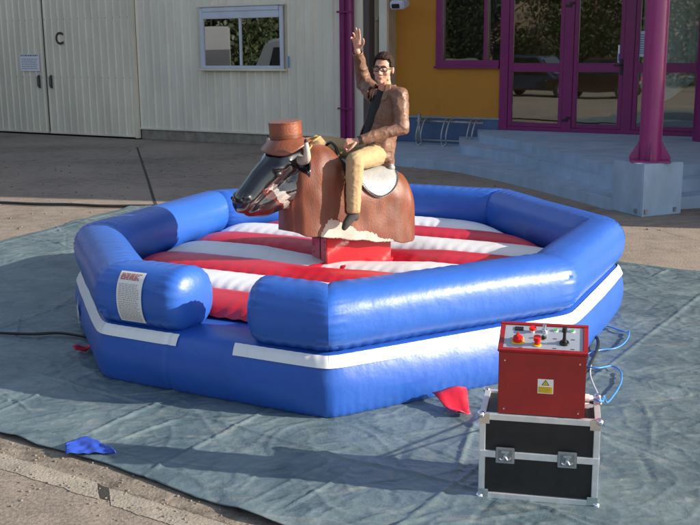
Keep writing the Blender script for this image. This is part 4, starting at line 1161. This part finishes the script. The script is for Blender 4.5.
xd1 = LX(141, 139)[0]; xs0 = LX(48, 70)[0]; xedge = -17
WH = 7.0
bm = NB(); corr(bm, xd1 + .02, -.01, .30, WH, 0, .48, .035, kind=1)
wall_o = obj('cladding', bm, M_wall, wallL)
bm = NB(); lo_hi(bm, (xedge, .05, 0), (0, 6, WH - .01)); obj('core_wall', bm, M_dark, wallL)
bm = NB(); lo_hi(bm, (xd1 + .03, -.0, .0), (-.01, .049, .28), bev=.01); obj('plinth', bm, M_concrete, wallL)
bm = NB(); lo_hi(bm, (xd1 + .02, -.05, .26), (-.012, -.001, .30)); obj('drip_flashing', bm, M_wall, wallL)
# sliding doors
def door(x0, x1, nm):
    bm = NB(); corr(bm, x0, x1, .07, 5.6, -.085, .245, .022, kind=0)
    d = obj('sliding_door', bm, M_wall2, wallL)
    bm = NB(); lo_hi(bm, (x0, -.080, .05), (x1, -.02, 5.6)); obj('door_leaf', bm, M_wall2, d)
    bm = NB(); lo_hi(bm, (x0, -.112, .05), (x1, -.081, .10)); obj('bottom_rail', bm, M_wall2, d)
    for z in (1.55, 3.05):
        x = x0 + .06
        while x < x1:
            if x > -10.6:
                bm = NB(); cyl(bm, (x, -.107, z), (x, -.114, z), .014, n=6); obj('fixing', bm, M_steel, d)
            x += .245
    return d
dr = door(xs0 + .035, xd1, 'r'); dl = door(xedge, xs0 - .035, 'l')
bm = NB(); lo_hi(bm, (xd1 - .07, -.125, .03), (xd1 + .02, -.01, 5.6), bev=.008); obj('door_edge_trim', bm, M_wall2, dr, smooth=30)
bm = NB(); lo_hi(bm, (xs0 - .034, -.05, .03), (xs0 + .034, -.02, 5.6)); obj('door_gap', bm, M_dark, wallL)
bm = NB(); lo_hi(bm, (xedge, -.16, 5.6), (xd1 + .1, -.02, 5.85)); obj('door_track', bm, M_steel, wallL)
hz0 = LX(54, 87)[1]; hz1 = LX(54, 76)[1]; 
for x_, par in ((LX(42.5, 81)[0], dl), (LX(54.5, 81)[0], dr)):
    bm = NB(); tube(bm, [(x_, -.11, hz0), (x_, -.17, hz0 + .04), (x_, -.17, hz1 - .04), (x_, -.11, hz1)], .018, n=8); box(bm, (x_, -.112, (hz0 + hz1) / 2), (.07, .012, hz1 - hz0 + .06), bev=.004)
    obj('handle', bm, mat('dull_steel', (.12, .13, .12), .5, metal=.5), par, smooth=30)
cu, cz = LX(62.5, 39)
text('C', .44, mat('brown_paint', (.075, .05, .04), .8), dr, Matrix.Translation((cu, -.113, cz)) @ RX, 'letter_c', .002)
n0 = LX(24, 71); n1 = LX(42, 54)
bm = NB(); lo_hi(bm, (n0[0], -.115, n0[1]), (n1[0], -.1095, n1[1])); nt_ = obj('paper_notice', bm, mat('white_paper', (.80, .80, .82), .8), dl)
bm = NB(); W_ = n1[0] - n0[0]; H_ = n1[1] - n0[1]
text_bars(bm, Vector((n0[0] + .04, -.1152, n0[1] + H_ * .80)), Vector((1, 0, 0)), Vector((0, 0, 1)), W_ - .08, H_ * .15, 1, 9, h=.6, n=Vector((0, -1, 0)), mi=0)
text_bars(bm, Vector((n0[0] + .06, -.1152, n0[1] + H_ * .08)), Vector((1, 0, 0)), Vector((0, 0, 1)), W_ - .12, H_ * .66, 6, 12, h=.35, n=Vector((0, -1, 0)), mi=0)
obj('notice_text', bm, mat('pale_blue_ink', (.20, .22, .42), .7), nt_)
# window in the cladding
a0 = LX(205, 68.5); a1 = LX(285, 5)
wx0, wx1, wz0, wz1 = a0[0], LX(285, 40)[0], a0[1], a1[1]
win = 'window'
bm = NB(); lo_hi(bm, (wx0, -.07, wz0), (wx1, -.038, wz1)); wb = obj('window', bm, M_dark, wallL)
fw = .075; zs = wz1 - .27
bm = NB()
lo_hi(bm, (wx0 - .02, -.12, wz0), (wx0 + fw, -.0705, wz1), bev=.008); lo_hi(bm, (wx1 - fw, -.12, wz0), (wx1 + .02, -.0705, wz1), bev=.008)
lo_hi(bm, (wx0 + fw + .002, -.118, wz0), (wx1 - fw - .002, -.0705, wz0 + .07), bev=.008)
xm = (wx0 + wx1) / 2 - .02
lo_hi(bm, (xm - .025, -.116, wz0 + .072), (xm + .025, -.0705, zs), bev=.006)
obj('frame', bm, M_frame, wb, smooth=30)
bm = NB(); lo_hi(bm, (wx0 + fw + .002, -.13, zs), (wx1 - fw - .002, -.0705, wz1 - .11), bev=.01); lo_hi(bm, (wx0 + fw + .002, -.142, wz1 - .11), (wx1 - fw - .002, -.0705, wz1), bev=.015)
obj('shutter_box', bm, M_frame, wb, smooth=30)
bm = NB(); lo_hi(bm, (wx0 - .07, -.15, wz0 - .05), (wx1 + .07, -.036, wz0 - .002), bev=.008); obj('sill', bm, M_wall, wb, smooth=30)
bm = NB(); lo_hi(bm, (wx0 - .07, -.16, wz1 + .004), (wx1 + .07, -.036, wz1 + .035), bev=.005); obj('head_flashing', bm, M_wall, wb, smooth=30)
for x0, x1 in ((wx0 + fw, xm - .025), (xm + .025, wx1 - fw)):
    bm = NB(); lo_hi(bm, (x0, -.082, wz0 + .07), (x1, -.078, zs)); obj('pane', bm, glass('window_glass_l', .50, (.3, .3, .3), bmp=.02), wb)
bm = NB(); lo_hi(bm, (wx1 + .10, -.045, wz0 + .02), (wx1 + .135, -.037, wz0 + .28)); obj('blue_mark', bm, mat('light_blue_tape', (.10, .32, .62), .6), wallL)
# purple downpipe column at the corner
pc = thing('corner_downpipe', 'tall dark purple double pipe at the end of the cladded wall', 'downpipe', OL + FD * .13 + FN * .02, FR)
bm = NB(); lo_hi(bm, (-.14, -.10, 0), (.03, .05, WH), bev=.03); obj('square_pipe', bm, M_purple, pc, smooth=40)
bm = NB(); cyl(bm, (.125, -.06, 0), (.125, -.06, WH), .085, n=24); obj('round_pipe', bm, M_purple, pc, smooth=40)
bm = NB(); 
for z in (3.0, .9): lo_hi(bm, (-.16, -.16, z), (.22, -.101, z + .04))
obj('pipe_clamp', bm, M_purple, pc)

# right-hand building: ochre wall + glazed entrance, set back
OR = at(500, 130, .5); OR.z = 0
def RXp(x, y): return on_plane(x, y, OR)
entr = thing('ochre_building', 'ochre rendered building with a purple framed glazed entrance', 'building', OR, FR)
x_l = RXp(396, 80)[0]; x_bl = -3.6
bm = NB(); lo_hi(bm, (x_l - .6, .02, -.2), (-.01, .22, 7)) ; 
bm.free(); bm = NB()
wz = RXp(470, 66)[1]; wl0 = RXp(437, 40)[0]
# wall pieces round the window opening
lo_hi(bm, (x_l - .3, .0, .9), (wl0, .25, 7)); lo_hi(bm, (wl0, .001, .9), (-.005, .25, wz)); lo_hi(bm, (wl0, .001, 5.0), (-.005, .25, 7)); obj('ochre_wall', bm, M_orange, entr)
zb = RXp(450, 118.5)[1]
bm = NB(); lo_hi(bm, (x_l - .3, .002, 0), (-.005, .25, .9)); obj('lower_ochre_wall', bm, M_orange, entr)
bm = NB(); lo_hi(bm, (x_l - .3, -.02, 0), (-.005, .001, zb)); obj('blue_plinth', bm, M_navy, entr)
bm = NB(); lo_hi(bm, (x_l - .3, -.045, zb), (-.005, -.001, zb + .045)); obj('plinth_ledge', bm, M_steel, entr)
# purple window
bm = NB(); wT = 5.0; fw = .13
lo_hi(bm, (wl0, -.06, wz), (wl0 + fw, .12, wT)); lo_hi(bm, (wl0 + fw, -.059, wz), (-.04, .12, wz + .12)); xm = RXp(486, 40)[0]
lo_hi(bm, (xm - .03, -.055, wz + .121), (xm + .03, .11, wT)); lo_hi(bm, (wl0 - .03, -.09, wz - .05), (-.04, -.001, wz - .002))
ow = obj('window', bm, M_purple, entr)
bm = NB(); lo_hi(bm, (wl0 + fw + .001, .05, wz + .121), (xm - .031, .056, wT)); obj('pane', bm, M_glass, ow)
bm = NB(); lo_hi(bm, (xm + .031, .05, wz + .121), (-.041, .056, wT)); obj('pane', bm, M_glass, ow)
bm = NB(); lo_hi(bm, (wl0, .8, .9), (-.05, .85, 5)); obj('window_interior', bm, mat('dim_interior', (.03, .028, .025), .9, var=.4, vscale=3), entr)
# glazed entrance
FZ = .50
gx = [RXp(x, 90)[0] for x in (500, 568, 631.5, 690)]
zt = 4.6; zmid0 = RXp(535, 70)[1]; zmid1 = RXp(535, 66)[1]
xr = gx[3] + 2.5
frm = NB()
def fr2(x0, x1, z0, z1, y0=-.05, y1=.07): lo_hi(frm, (x0, y0, z0), (x1, y1, z1), bev=.006)
ge = obj('glazed_entrance', (lambda: (fr2(gx[0], gx[0] + .19, FZ, zt), fr2(gx[1] - .10, gx[1] + .10, FZ, zt), fr2(gx[2] - .17, gx[2] + .03, FZ, zt), fr2(gx[0] + .191, xr, FZ + .001, FZ + .09, -.045, .065), fr2(gx[0] + .191, xr, zt - .15, zt - .001, -.045, .065), frm)[-1])(), M_purple, entr, smooth=30)
def leaf(x0, x1, nm):
    bm = NB(); s = .085; zb_ = FZ + .095; zt_ = zt - .16
    lo_hi(bm, (x0, -.035, zb_), (x0 + s, .05, zt_), bev=.005); lo_hi(bm, (x1 - s, -.035, zb_), (x1, .05, zt_), bev=.005)
    for z0, z1 in ((zb_, zb_ + .08), (zmid0 - .04, zmid1 + .06), (zt_ - .1, zt_)): lo_hi(bm, (x0 + s + .001, -.033, z0), (x1 - s - .001, .048, z1), bev=.004)
    d = obj(nm, bm, M_purple, entr, smooth=30)
    for z0, z1 in ((zb_ + .081, zmid0 - .041), (zmid1 + .061, zt_ - .101)):
        bm = NB(); lo_hi(bm, (x0 + s + .001, .0, z0), (x1 - s - .001, .008, z1)); obj('pane', bm, M_glass, d)
    return d
d1_ = leaf(gx[0] + .195, gx[1] - .105, 'glass_door'); d2_ = leaf(gx[1] + .105, gx[2] - .175, 'glass_door'); d3_ = leaf(gx[2] + .035, xr, 'side_light')
for z in (RXp(560, 121)[1], RXp(562, 7)[1]):
    bm = NB(); box(bm, (gx[1] - .03, -.065, z + .02), (.13, .03, .05), bev=.01); box(bm, (gx[1] + .04, -.065, z + .07), (.10, .03, .05), bev=.01); obj('hinge', bm, M_black, d1_, smooth=30)
bm = NB(); hx, hz = gx[2] - .21, zmid1 + .02; lo_hi(bm, (hx - .03, -.05, hz - .2), (hx + .03, -.0352, hz + .12), bev=.006); tube(bm, [(hx, -.05, hz), (hx, -.10, hz), (hx - .14, -.10, hz)], .014, n=8, sm=3); obj('handle', bm, M_black, d2_, smooth=30)
bm = NB(); q0 = RXp(617.5, 65); q1 = RXp(622, 45); lo_hi(bm, (q0[0], -.012, q0[1] + .05), (q1[0], -.002, q1[1])); hg = obj('door_hanger', bm, M_white, d2_)
bm = NB(); lo_hi(bm, (q0[0] + .01, -.014, q0[1] + .07), (q1[0] - .01, -.0125, q0[1] + .22)); obj('hanger_print', bm, M_blueink, hg)
# notices on the side light
q0 = RXp(636, 63); q1 = RXp(646, 31)
bm = NB(); lo_hi(bm, (q0[0] + .02, -.010, q0[1] + .12), (q1[0] + .05, -.003, q1[1])); gn = obj('door_notice', bm, mat('pale_paper', (.55, .60, .66), .8), d3_)
bm = NB(); text_bars(bm, Vector((q0[0] + .04, -.0105, q0[1] + .16)), Vector((1, 0, 0)), Vector((0, 0, 1)), q1[0] - q0[0] - .04, q1[1] - q0[1] - .22, 9, 21, h=.45, n=Vector((0, -1, 0))); obj('notice_text', bm, M_blueink, gn)
# interior
bm = NB(); lo_hi(bm, (-3.2, 5.0, FZ), (xr, 5.1, 5)); lo_hi(bm, (-3.3, .3, FZ - .1), (-3.2, 5.0, 5)); lo_hi(bm, (xr, .02, FZ), (xr + .2, 5, 5)); lo_hi(bm, (-3.2, .26, 4.65), (xr, 5, 4.75)); obj('interior_wall', bm, mat('interior_paint', (.55, .38, .16), .9, var=.3, vscale=1), entr)
bm = NB(); lo_hi(bm, (-3.2, .08, FZ - .05), (xr, 5, FZ + .002)); obj('interior_floor', bm, mat('interior_floor_tiles', (.10, .09, .08), .5), entr)
bm = NB(); lo_hi(bm, (x_l - .3, -.0, 7.0), (xr + .3, 5.2, 7.2)); lo_hi(bm, (gx[0], -.04, zt + .001), (xr + .3, .25, 6.99)); obj('roof', bm, M_orange, entr)
bm = NB(); x0 = gx[2] + .12; 
def cfn2(a, b):
    x = x0 + (xr - x0) * a
    return Vector((x, .17 + .05 * math.sin(a * 62 + 2.4 * math.sin(a * 21)) + .03 * math.sin(b * 4 + a * 30), zmid0 - 0.35 - .25 * math.sin(a * 13) + (zt - zmid0 + .3) * b))
grid(bm, 420, 12, cfn2); obj('curtain', bm, M_curtain, entr, smooth=True, auto='keep')
# return wall between the two facades (beige) with recess
rw = NB(); u1 = (OR - OL).dot(FD) + x_l
dep = (OL - OR).dot(FN)
rt = thing('beige_return_wall', 'beige wall with a recessed panel between the purple pipe and the ochre wall', 'wall', OL, FR)
bm = NB(); lo_hi(bm, (.30, .02, 0), (.52, .6, 7)); obj('grey_pilaster', bm, M_wall, rt)
bm = NB(); lo_hi(bm, (.52, .05, 0), (.66, .6, 7)); obj('dark_pilaster', bm, mat('brown_steel', (.10, .075, .07), .6), rt)
bm = NB(); lo_hi(bm, (.66, .30, 0), (u1 - .0, dep + .3, 7)); bw = obj('panel_wall', bm, M_beige, rt)
zz = LX(385, 20)[1]
bm = NB(); lo_hi(bm, (.78, .22, .1), (u1 - .26, .2995, zz), bev=.01); lo_hi(bm, (.74, .18, zz + .001), (u1 - .22, .2995, zz + .08), bev=.01); obj('recessed_door', bm, mat('brown_beige_panel', (.36, .27, .18), .7, var=.15, vscale=3), rt)
bm = NB(); lo_hi(bm, (u1 - .20, .20, 0), (u1 - .0, .2995, 7), bev=.005); obj('edge_board', bm, M_wall, rt)
q = LX(395, 4)
wc = thing('wall_lamp', 'small grey box lamp fixed high at the corner of the ochre wall', 'wall lamp', OL + FD * (q[0] + .1) + Vector((0, 0, q[1])) , FR)
bm = NB(); box(bm, (0, .02, 0), (.34, .30, .18), Matrix.Rotation(.25, 3, 'X'), bev=.03); obj('lamp_body', bm, M_frame, wc, smooth=30)
bm = NB(); box(bm, (-.02, -.13, -.05), (.18, .03, .09), Matrix.Rotation(.25, 3, 'X'), bev=.01); obj('lamp_window', bm, M_black, wc)
# bike rack on the plinth wall
rk = thing('bike_rack', 'galvanised steel bicycle rack in front of the blue plinth', 'bike rack', OR + FN * .35, FR)
ra = RXp(427, 122)[0]; rb_ = RXp(481, 122)[0]; z1 = RXp(450, 118)[1]
bm = NB(); tube(bm, [(ra - .1, 0, zb - .05), (rb_ + .2, 0, zb - .05)], .03, n=8, sm=1); tube(bm, [(ra - .1, -.05, .26), (rb_, -.05, .26)], .022, n=8, sm=1); obj('rail', bm, M_steel, rk, smooth=True)
bm = NB(); tube(bm, [(ra - .02, 0, .1), (ra - .02, 0, zb + .12)], .045, n=10, sm=1); obj('post', bm, M_steel, rk, smooth=True)
for k in range(3):
    x = ra + .08 + k * (rb_ - ra - .1) / 2
    bm = NB(); tube(bm, [(x, -.32, .22), (x, -.34, .42), (x + .02, -.2, zb - .02), (x + .02, 0, zb)], .020, n=8); tube(bm, [(x + .11, -.32, .22), (x + .11, -.34, .42), (x + .13, -.2, zb - .02), (x + .13, 0, zb)], .020, n=8)
    tube(bm, [(x, -.32, .22), (x + .05, -.36, .17), (x + .11, -.32, .22)], .02, n=8); obj('wheel_hoop', bm, M_steel, rk, smooth=True)

# steps and landing
stp = thing('entrance_steps', 'pale blue painted concrete steps curving up to the glazed entrance', 'steps', (0, 0, 0))
def step(top_px, z, zlo, extra):
    pts = [at(x, y, z) for x, y in top_px]
    P = [(p.x, p.y) for p in smooth_path(pts, 5)]
    poly = P + extra
    bm = NB(); prism(bm, poly, zlo, z); 
    bmesh.ops.recalc_face_normals(bm, faces=bm.faces[:])
    es = [e for e in bm.edges if abs(e.verts[0].co.z - z) < 1e-4 and abs(e.verts[1].co.z - z) < 1e-4]
    bmesh.ops.bevel(bm, geom=es, offset=.015, segments=2, affect='EDGES')
    o = obj('step', bm, M_bluepaint, stp, smooth=30)
back = lambda u, v: tuple((OR + FD * u + FN * v).to_2d())
bR = (9.5, 13.4); 
step([(330, 150), (400, 157.5), (440, 161), (468, 165), (526, 177), (583, 191), (613, 198), (648, 198), (683, 197), (700, 196)], .17, 0, [tuple(at(720, 194, .17).to_2d()), (9.5, 12.8), back(9.5, .03), back(x_l - .2, .03)])
step([(459.5, 143.2), (463, 145), (475, 147), (500, 151), (526, 157), (583, 172), (613, 179), (648, 179.5), (683, 180), (700, 179)], .34, .1705, [tuple(at(720, 177, .34).to_2d()), (9.6, 14.0), back(9.5, .032), back(RXp(459.5, 140)[0], .032)])
step([(478, 132.6), (480, 134.2), (485, 135.2), (500, 138), (526, 143), (583, 158), (613, 165), (648, 165), (683, 165), (700, 164)], .505, .3405, [tuple(at(720, 162, .505).to_2d()), (9.7, 14.8), back(9.5, .034), back(RXp(478, 131)[0], .034)])
# column with block
bp = [at(611, 210), at(641, 217.5), at(681, 213.5)]
b4 = bp[0] + bp[2] - bp[1]
blk = thing('magenta_column', 'magenta steel column on a pale blue concrete block before the entrance', 'column', (0, 0, 0))
bm = NB(); prism(bm, [(p.x, p.y) for p in (bp[0], bp[1], bp[2], b4)], 0, .70)
bmesh.ops.recalc_face_normals(bm, faces=bm.faces[:])
bmesh.ops.bevel(bm, geom=bm.edges[:], offset=.012, segments=2, affect='EDGES')
bk = obj('concrete_block', bm, M_bluepaint, blk, smooth=30)
pcn = (bp[0] + bp[2]) / 2; pcn.z = .70
pcn = at(649.5, 161, .70)
bm = NB(); cyl(bm, pcn, pcn + Vector((0, 0, 3.495)), .148, n=40); obj('shaft', bm, M_magenta, blk, smooth=40)
bm = NB(); box(bm, pcn + Vector((0, 0, .012)), (.52, .52, .022), Matrix.Rotation(FR + .3, 3, 'Z'), bev=.004)
obj('base_plate', bm, M_magenta, blk)
for k in range(4):
    an = FR + .3 + k * PI / 2; dv = Vector((math.cos(an), math.sin(an), 0)); sv_ = Vector((-dv.y, dv.x, 0)) * .008
    bm = NB(); q = [pcn + dv * .13 + Vector((0, 0, .024)), pcn + dv * .27 + Vector((0, 0, .024)), pcn + dv * .27 + Vector((0, 0, .06)), pcn + dv * .13 + Vector((0, 0, .30))]
    a = [bm.verts.new(v - sv_) for v in q]; b = [bm.verts.new(v + sv_) for v in q]
    bm.faces.new(a); bm.faces.new(b[::-1])
    for i in range(4): bm.faces.new((a[i], b[i], b[(i + 1) % 4], a[(i + 1) % 4]))
    obj('gusset', bm, M_magenta, blk)
for (t, A_, B_) in ((.82, bp[0], bp[1]), (.1, bp[1], bp[2]), (.82, bp[1], bp[2])):
    p = A_.lerp(B_, t); nn_ = Vector(((B_ - A_).y, -(B_ - A_).x, 0)).normalized()
    if nn_.y > 0: nn_ = -nn_
    bm = NB(); box(bm, p + Vector((0, 0, .07)) + nn_ * .008, (.05, .02, .06), Matrix.Rotation(math.atan2((B_ - A_).y, (B_ - A_).x), 3, 'Z'), bev=.004); obj('foot_bracket', bm, M_steel, bk)
# second wide purple pillar
pp = at(709, 141, .505)
bm = NB(); cyl(bm, (pp.x, pp.y, .506), (pp.x, pp.y, 7), .30, n=40)
tag(obj('round_pillar', bm, M_purple, smooth=40), 'thick dark purple round pillar beside the glazed entrance', 'pillar')

# added block over the column (outside the frame, shaped to shade the yard)
up = thing('yard_shade_blocker', 'unseen ochre block added above the entrance to shade the yard', 'building', (0, 0, 0))
cpos = Vector((3.45, 12.9, 0))
azl = Vector((SUN_DIR.x, SUN_DIR.y, 0))
poly = [(3.2, 12.6), (4.7, 12.35), (5.0, 13.05), (15, 10.65), (19, 12.5), back(12.0, .10), back(1.6, .10)]
bm = NB(); prism(bm, poly, 4.2, 12); obj('shade_block', bm, M_orange, up)
bm = NB(); prism(bm, [(9.9, 13.4), (14.6, 11.4), (18.6, 12.8), back(12.0, .12), back(7.6, .12)], .2, 4.199); obj('entrance_shade_block', bm, M_orange, up)  # added unseen mass, keeps the low sun off pillar and landing
# added unseen wall off to the right, shades the column block and ground
lw = NB(); a = Vector((6.3, 11.9, 0)); lo = [(6.2, 12.05), (8.6, 14.25), (8.85, 14.05), (6.65, 11.98), (13.2, 10.5), (13, 10.2), (6.3, 11.75)]
prism(lw, lo, 0, 1.8); tag(obj('shade_wall', lw, M_beige), 'low beige wall added out of view to shade the column block', 'wall')

# ================================================================== what the panes reflect (to the left and behind the camera)
def vehicle(name, label, cat, loc, rz, L, W, H, paint, van=False, group=None):
    t = thing(name, label, cat, loc, rz, group)
    bm = NB()
    if van: pr = [(-L / 2, .35), (L / 2, .35), (L / 2, .95), (L / 2 - .25, 1.15), (L / 2 - .95, H - .12), (L / 2 - 1.3, H), (-L / 2 + .05, H), (-L / 2, H - .2)]
    else: pr = [(-L / 2, .3), (L / 2, .3), (L / 2, .7), (L / 2 - .2, .85), (L / 2 - 1.1, .95), (L / 2 - 1.9, H - .03), (-L / 2 + .9, H), (-L / 2 + .15, .98), (-L / 2, .9)]
    a = [bm.verts.new((x, -W / 2, z)) for x, z in pr]; b = [bm.verts.new((x, W / 2, z)) for x, z in pr]
    bm.faces.new(a); bm.faces.new(b[::-1]); n = len(pr)
    for i in range(n): bm.faces.new((a[i], b[i], b[(i + 1) % n], a[(i + 1) % n]))
    bmesh.ops.recalc_face_normals(bm, faces=bm.faces[:]); bmesh.ops.bevel(bm, geom=bm.edges[:], offset=.09, segments=3, affect='EDGES')
    obj('body', bm, paint, t, smooth=50)
    wq = ((L / 2 - .33, 1.27), (L / 2 - .87, H - .26)) if van else ((L / 2 - 1.2, 1.04), (L / 2 - 1.78, H - .16))
    bm = NB(); f = bm.faces.new([bm.verts.new((x + .03, y, z + .03)) for x, y, z in ((wq[0][0], -W / 2 + .2, wq[0][1]), (wq[0][0], W / 2 - .2, wq[0][1]), (wq[1][0], W / 2 - .28, wq[1][1]), (wq[1][0], -W / 2 + .28, wq[1][1]))])
    r = bmesh.ops.extrude_face_region(bm, geom=[f]); bmesh.ops.translate(bm, vec=(-.02, 0, -.012), verts=[v for v in r['geom'] if isinstance(v, bmesh.types.BMVert)]); obj('windscreen', bm, M_carglass, t)
    for s in (-1, 1):
        bm = NB(); y = s * (W / 2 + .004)
        if van: q = [(L / 2 - .95, 1.2), (L / 2 - 1.25, H - .3), (L / 2 - 2.0, H - .3), (L / 2 - 2.0, 1.2)]
        else: q = [(L / 2 - 1.35, 1.0), (L / 2 - 1.95, H - .12), (-L / 2 + 1.0, H - .12), (-L / 2 + .45, 1.03)]
        f = bm.faces.new([bm.verts.new((x, y, z)) for x, z in q]); r = bmesh.ops.extrude_face_region(bm, geom=[f]); bmesh.ops.translate(bm, vec=(0, s * .01, 0), verts=[v for v in r['geom'] if isinstance(v, bmesh.types.BMVert)])
        obj('side_window', bm, M_carglass, t)
        for x in (-L * .31, L * .32):
            bm = NB(); cyl(bm, (x, s * (W / 2 - .2), .33), (x, s * (W / 2 + .01), .33), .33, n=28); w_ = obj('wheel', bm, M_tyre, t, smooth=40)
            bm = NB(); cyl(bm, (x, s * (W / 2 + .011), .33), (x, s * (W / 2 + .02), .33), .2, n=16); obj('rim', bm, M_steel, w_)
        bm = NB(); box(bm, (L / 2 - .05, s * (W / 2 - .25), .72), (.12, .3, .14), bev=.02); obj('headlight', bm, M_chrome, t)
        bm = NB(); box(bm, (-L / 2 + .02, s * (W / 2 - .18), .85), (.1, .2, .16), bev=.02); obj('tail_light', bm, M_redp, t)
    return t
RB = None
def refl_pt(px_, py_, O, t):
    d = ray(px_, py_).normalized(); c = Vector((0, 0, HC)); k = (O - c).dot(FN) / d.dot(FN); P = c + d * k
    r = d - 2 * d.dot(FN) * FN; r.z = 0; r.normalize(); q = P + r * t; return q
q1 = refl_pt(224, 45, OL, 13)
# box truck
q1 = refl_pt(205, 45, OL, 18.5); q1b = refl_pt(205, 45, OL, 15); td_ = q1 - q1b
tr = thing('box_truck', 'white box truck parked across the yard', 'truck', (q1.x, q1.y, 0), math.atan2(-td_.y, -td_.x))
bm = NB(); box(bm, (0, 0, 2.15), (4.6, 2.2, 2.0), bev=.05); obj('cargo_box', bm, M_vanw, tr, smooth=30)
bm = NB(); box(bm, (0, 0, .9), (4.6, 2.1, .44), bev=.03); box(bm, (2.34, 0, 1.5), (.06, 2.15, 1.5), bev=.02); obj('tail_lift', bm, M_cargr, tr, smooth=30)
bm = NB(); box(bm, (-3.3, 0, 1.45), (1.8, 2.1, 1.9), bev=.15); obj('cab', bm, M_vanw, tr, smooth=40)
bm = NB(); box(bm, (-3.5, 1.06, 1.85), (1.0, .02, .7), bev=.005); obj('side_window', bm, M_carglass, tr)
for x in (-3.3, 1.4):
    for s in (-1, 1):
        bm = NB(); cyl(bm, (x, s * .8, .45), (x, s * 1.07, .45), .45, n=28); obj('wheel', bm, M_tyre, tr, smooth=40)
q2 = refl_pt(272, 50, OL, 10)
q2b = refl_pt(292, 50, OL, 10); q2a = refl_pt(255, 50, OL, 10); vu = (q2b - q2a); vu.z = 0; vu.normalize(); q2 = q2a + vu * 2.3
vehicle('delivery_van', 'cream white van standing beside the box truck', 'van', (q2.x, q2.y, 0), math.atan2(-vu.y, -vu.x), 4.6, 1.9, 2.6, M_vanw, True)
q3 = refl_pt(218, 58, OL, 8.5)
vehicle('parked_car', 'dark blue car parked in front of the box truck', 'car', (q3.x - 1.4, q3.y, 0), FR, 4.2, 1.75, 1.65, M_card)
q4 = refl_pt(540, 45, OR, 27); vehicle('parked_car', 'dark green grey car parked facing the entrance across the yard', 'car', (q4.x, q4.y, 0), FR + .1, 4.6, 1.9, 1.9, M_card)
q5 = refl_pt(600, 45, OR, 26); vehicle('parked_car', 'maroon car parked in the row across the yard', 'car', (q5.x, q5.y, 0), FR + PI + .05, 4.4, 1.8, 1.8, M_carr)
q6 = refl_pt(465, 40, OR, 28); vehicle('parked_car', 'grey car parked at the end of the row across the yard', 'car', (q6.x, q6.y, 0), FR, 4.4, 1.8, 1.75, M_cargr)
def tree(loc, h, r, seed):
    rnd = random.Random(seed)
    t = thing('broadleaf_tree', 'tree', 'tree', loc, rnd.uniform(0, 6), 'trees across the yard')
    bm = NB(); tube(bm, [(0, 0, -.1), (.05, .02, h * .25), (-.05, .05, h * .5), (.05, 0, h * .8)], lambda q: .20 * (1 - q) + .04, n=8)
    for k in range(6):
        a = rnd.uniform(0, 6.28); z = h * rnd.uniform(.25, .6); tube(bm, [(0, 0, z), (r * .5 * math.cos(a), r * .5 * math.sin(a), z + h * .12), (r * .8 * math.cos(a), r * .8 * math.sin(a), z + h * .25)], lambda q: .07 * (1 - q) + .015, n=5, sm=4)
    obj('trunk', bm, M_bark, t, smooth=True)
    bm = NB(); cs = [(Vector((rnd.uniform(-.7, .7) * r, rnd.uniform(-.7, .7) * r, h * rnd.uniform(.12, .9))), rnd.uniform(.35, .6) * r) for _ in range(26)]
    for k in range(15000):
        c, cr = cs[rnd.randrange(len(cs))]; v = Vector((rnd.gauss(0, 1), rnd.gauss(0, 1), rnd.gauss(0, .8))).normalized() * cr * rnd.uniform(.55, 1.05)
        p = c + v; a = Vector((rnd.gauss(0, 1), rnd.gauss(0, 1), rnd.gauss(0, 1))).normalized(); b = a.orthogonal().normalized(); s = rnd.uniform(.08, .17)
        bm.faces.new([bm.verts.new(q) for q in (p - a * s, p - b * s * .6, p + a * s, p + b * s * .6)])
    obj('crown', bm, M_leaf, t, auto='keep')
    return t
bm = NB(); box(bm, (-40, 8, 4.5), (8, 90, 9)); wh = thing('reflection_backdrop', 'long dull brown block added behind the trees to darken the pane reflections', 'building', (-40, 8, 0))  # added backdrop, hides bright sky gaps between the reflected trees
bmesh.ops.translate(bm, vec=(40, -8, 0), verts=bm.verts[:]); obj('wall', bm, mat('dull_brown_backdrop', (.11, .085, .06), .9, var=.3, vscale=.4), wh)
for k in range(14):
    bm = NB(); box(bm, (4.03, -40 + k * 6, 5.2), (.05, 1.6, 1.8)); obj('window', bm, M_carglass, wh)
names_ = ['tall dark tree at the far end of the row of trees', 'broad low tree behind the box truck', 'tall tree between the box truck and the parked cars', 'leafy tree behind the grey car', 'rounded tree behind the dark car',
          'tallest tree of the row behind the parked cars', 'dark tree behind the maroon car', 'spreading tree past the maroon car', 'bushy tree near the end of the row behind the camera', 'last small tree of the row behind the camera']
for k in range(10):
    u = k / 9; P = Vector((-17 - 14 * math.sin(u * PI) , 31 - 50 * u, 0))
    t_ = tree(P, 8 + (k * 37 % 5) * .7, 4.0 + (k % 3) * .4, k + 40); t_['label'] = names_[k]
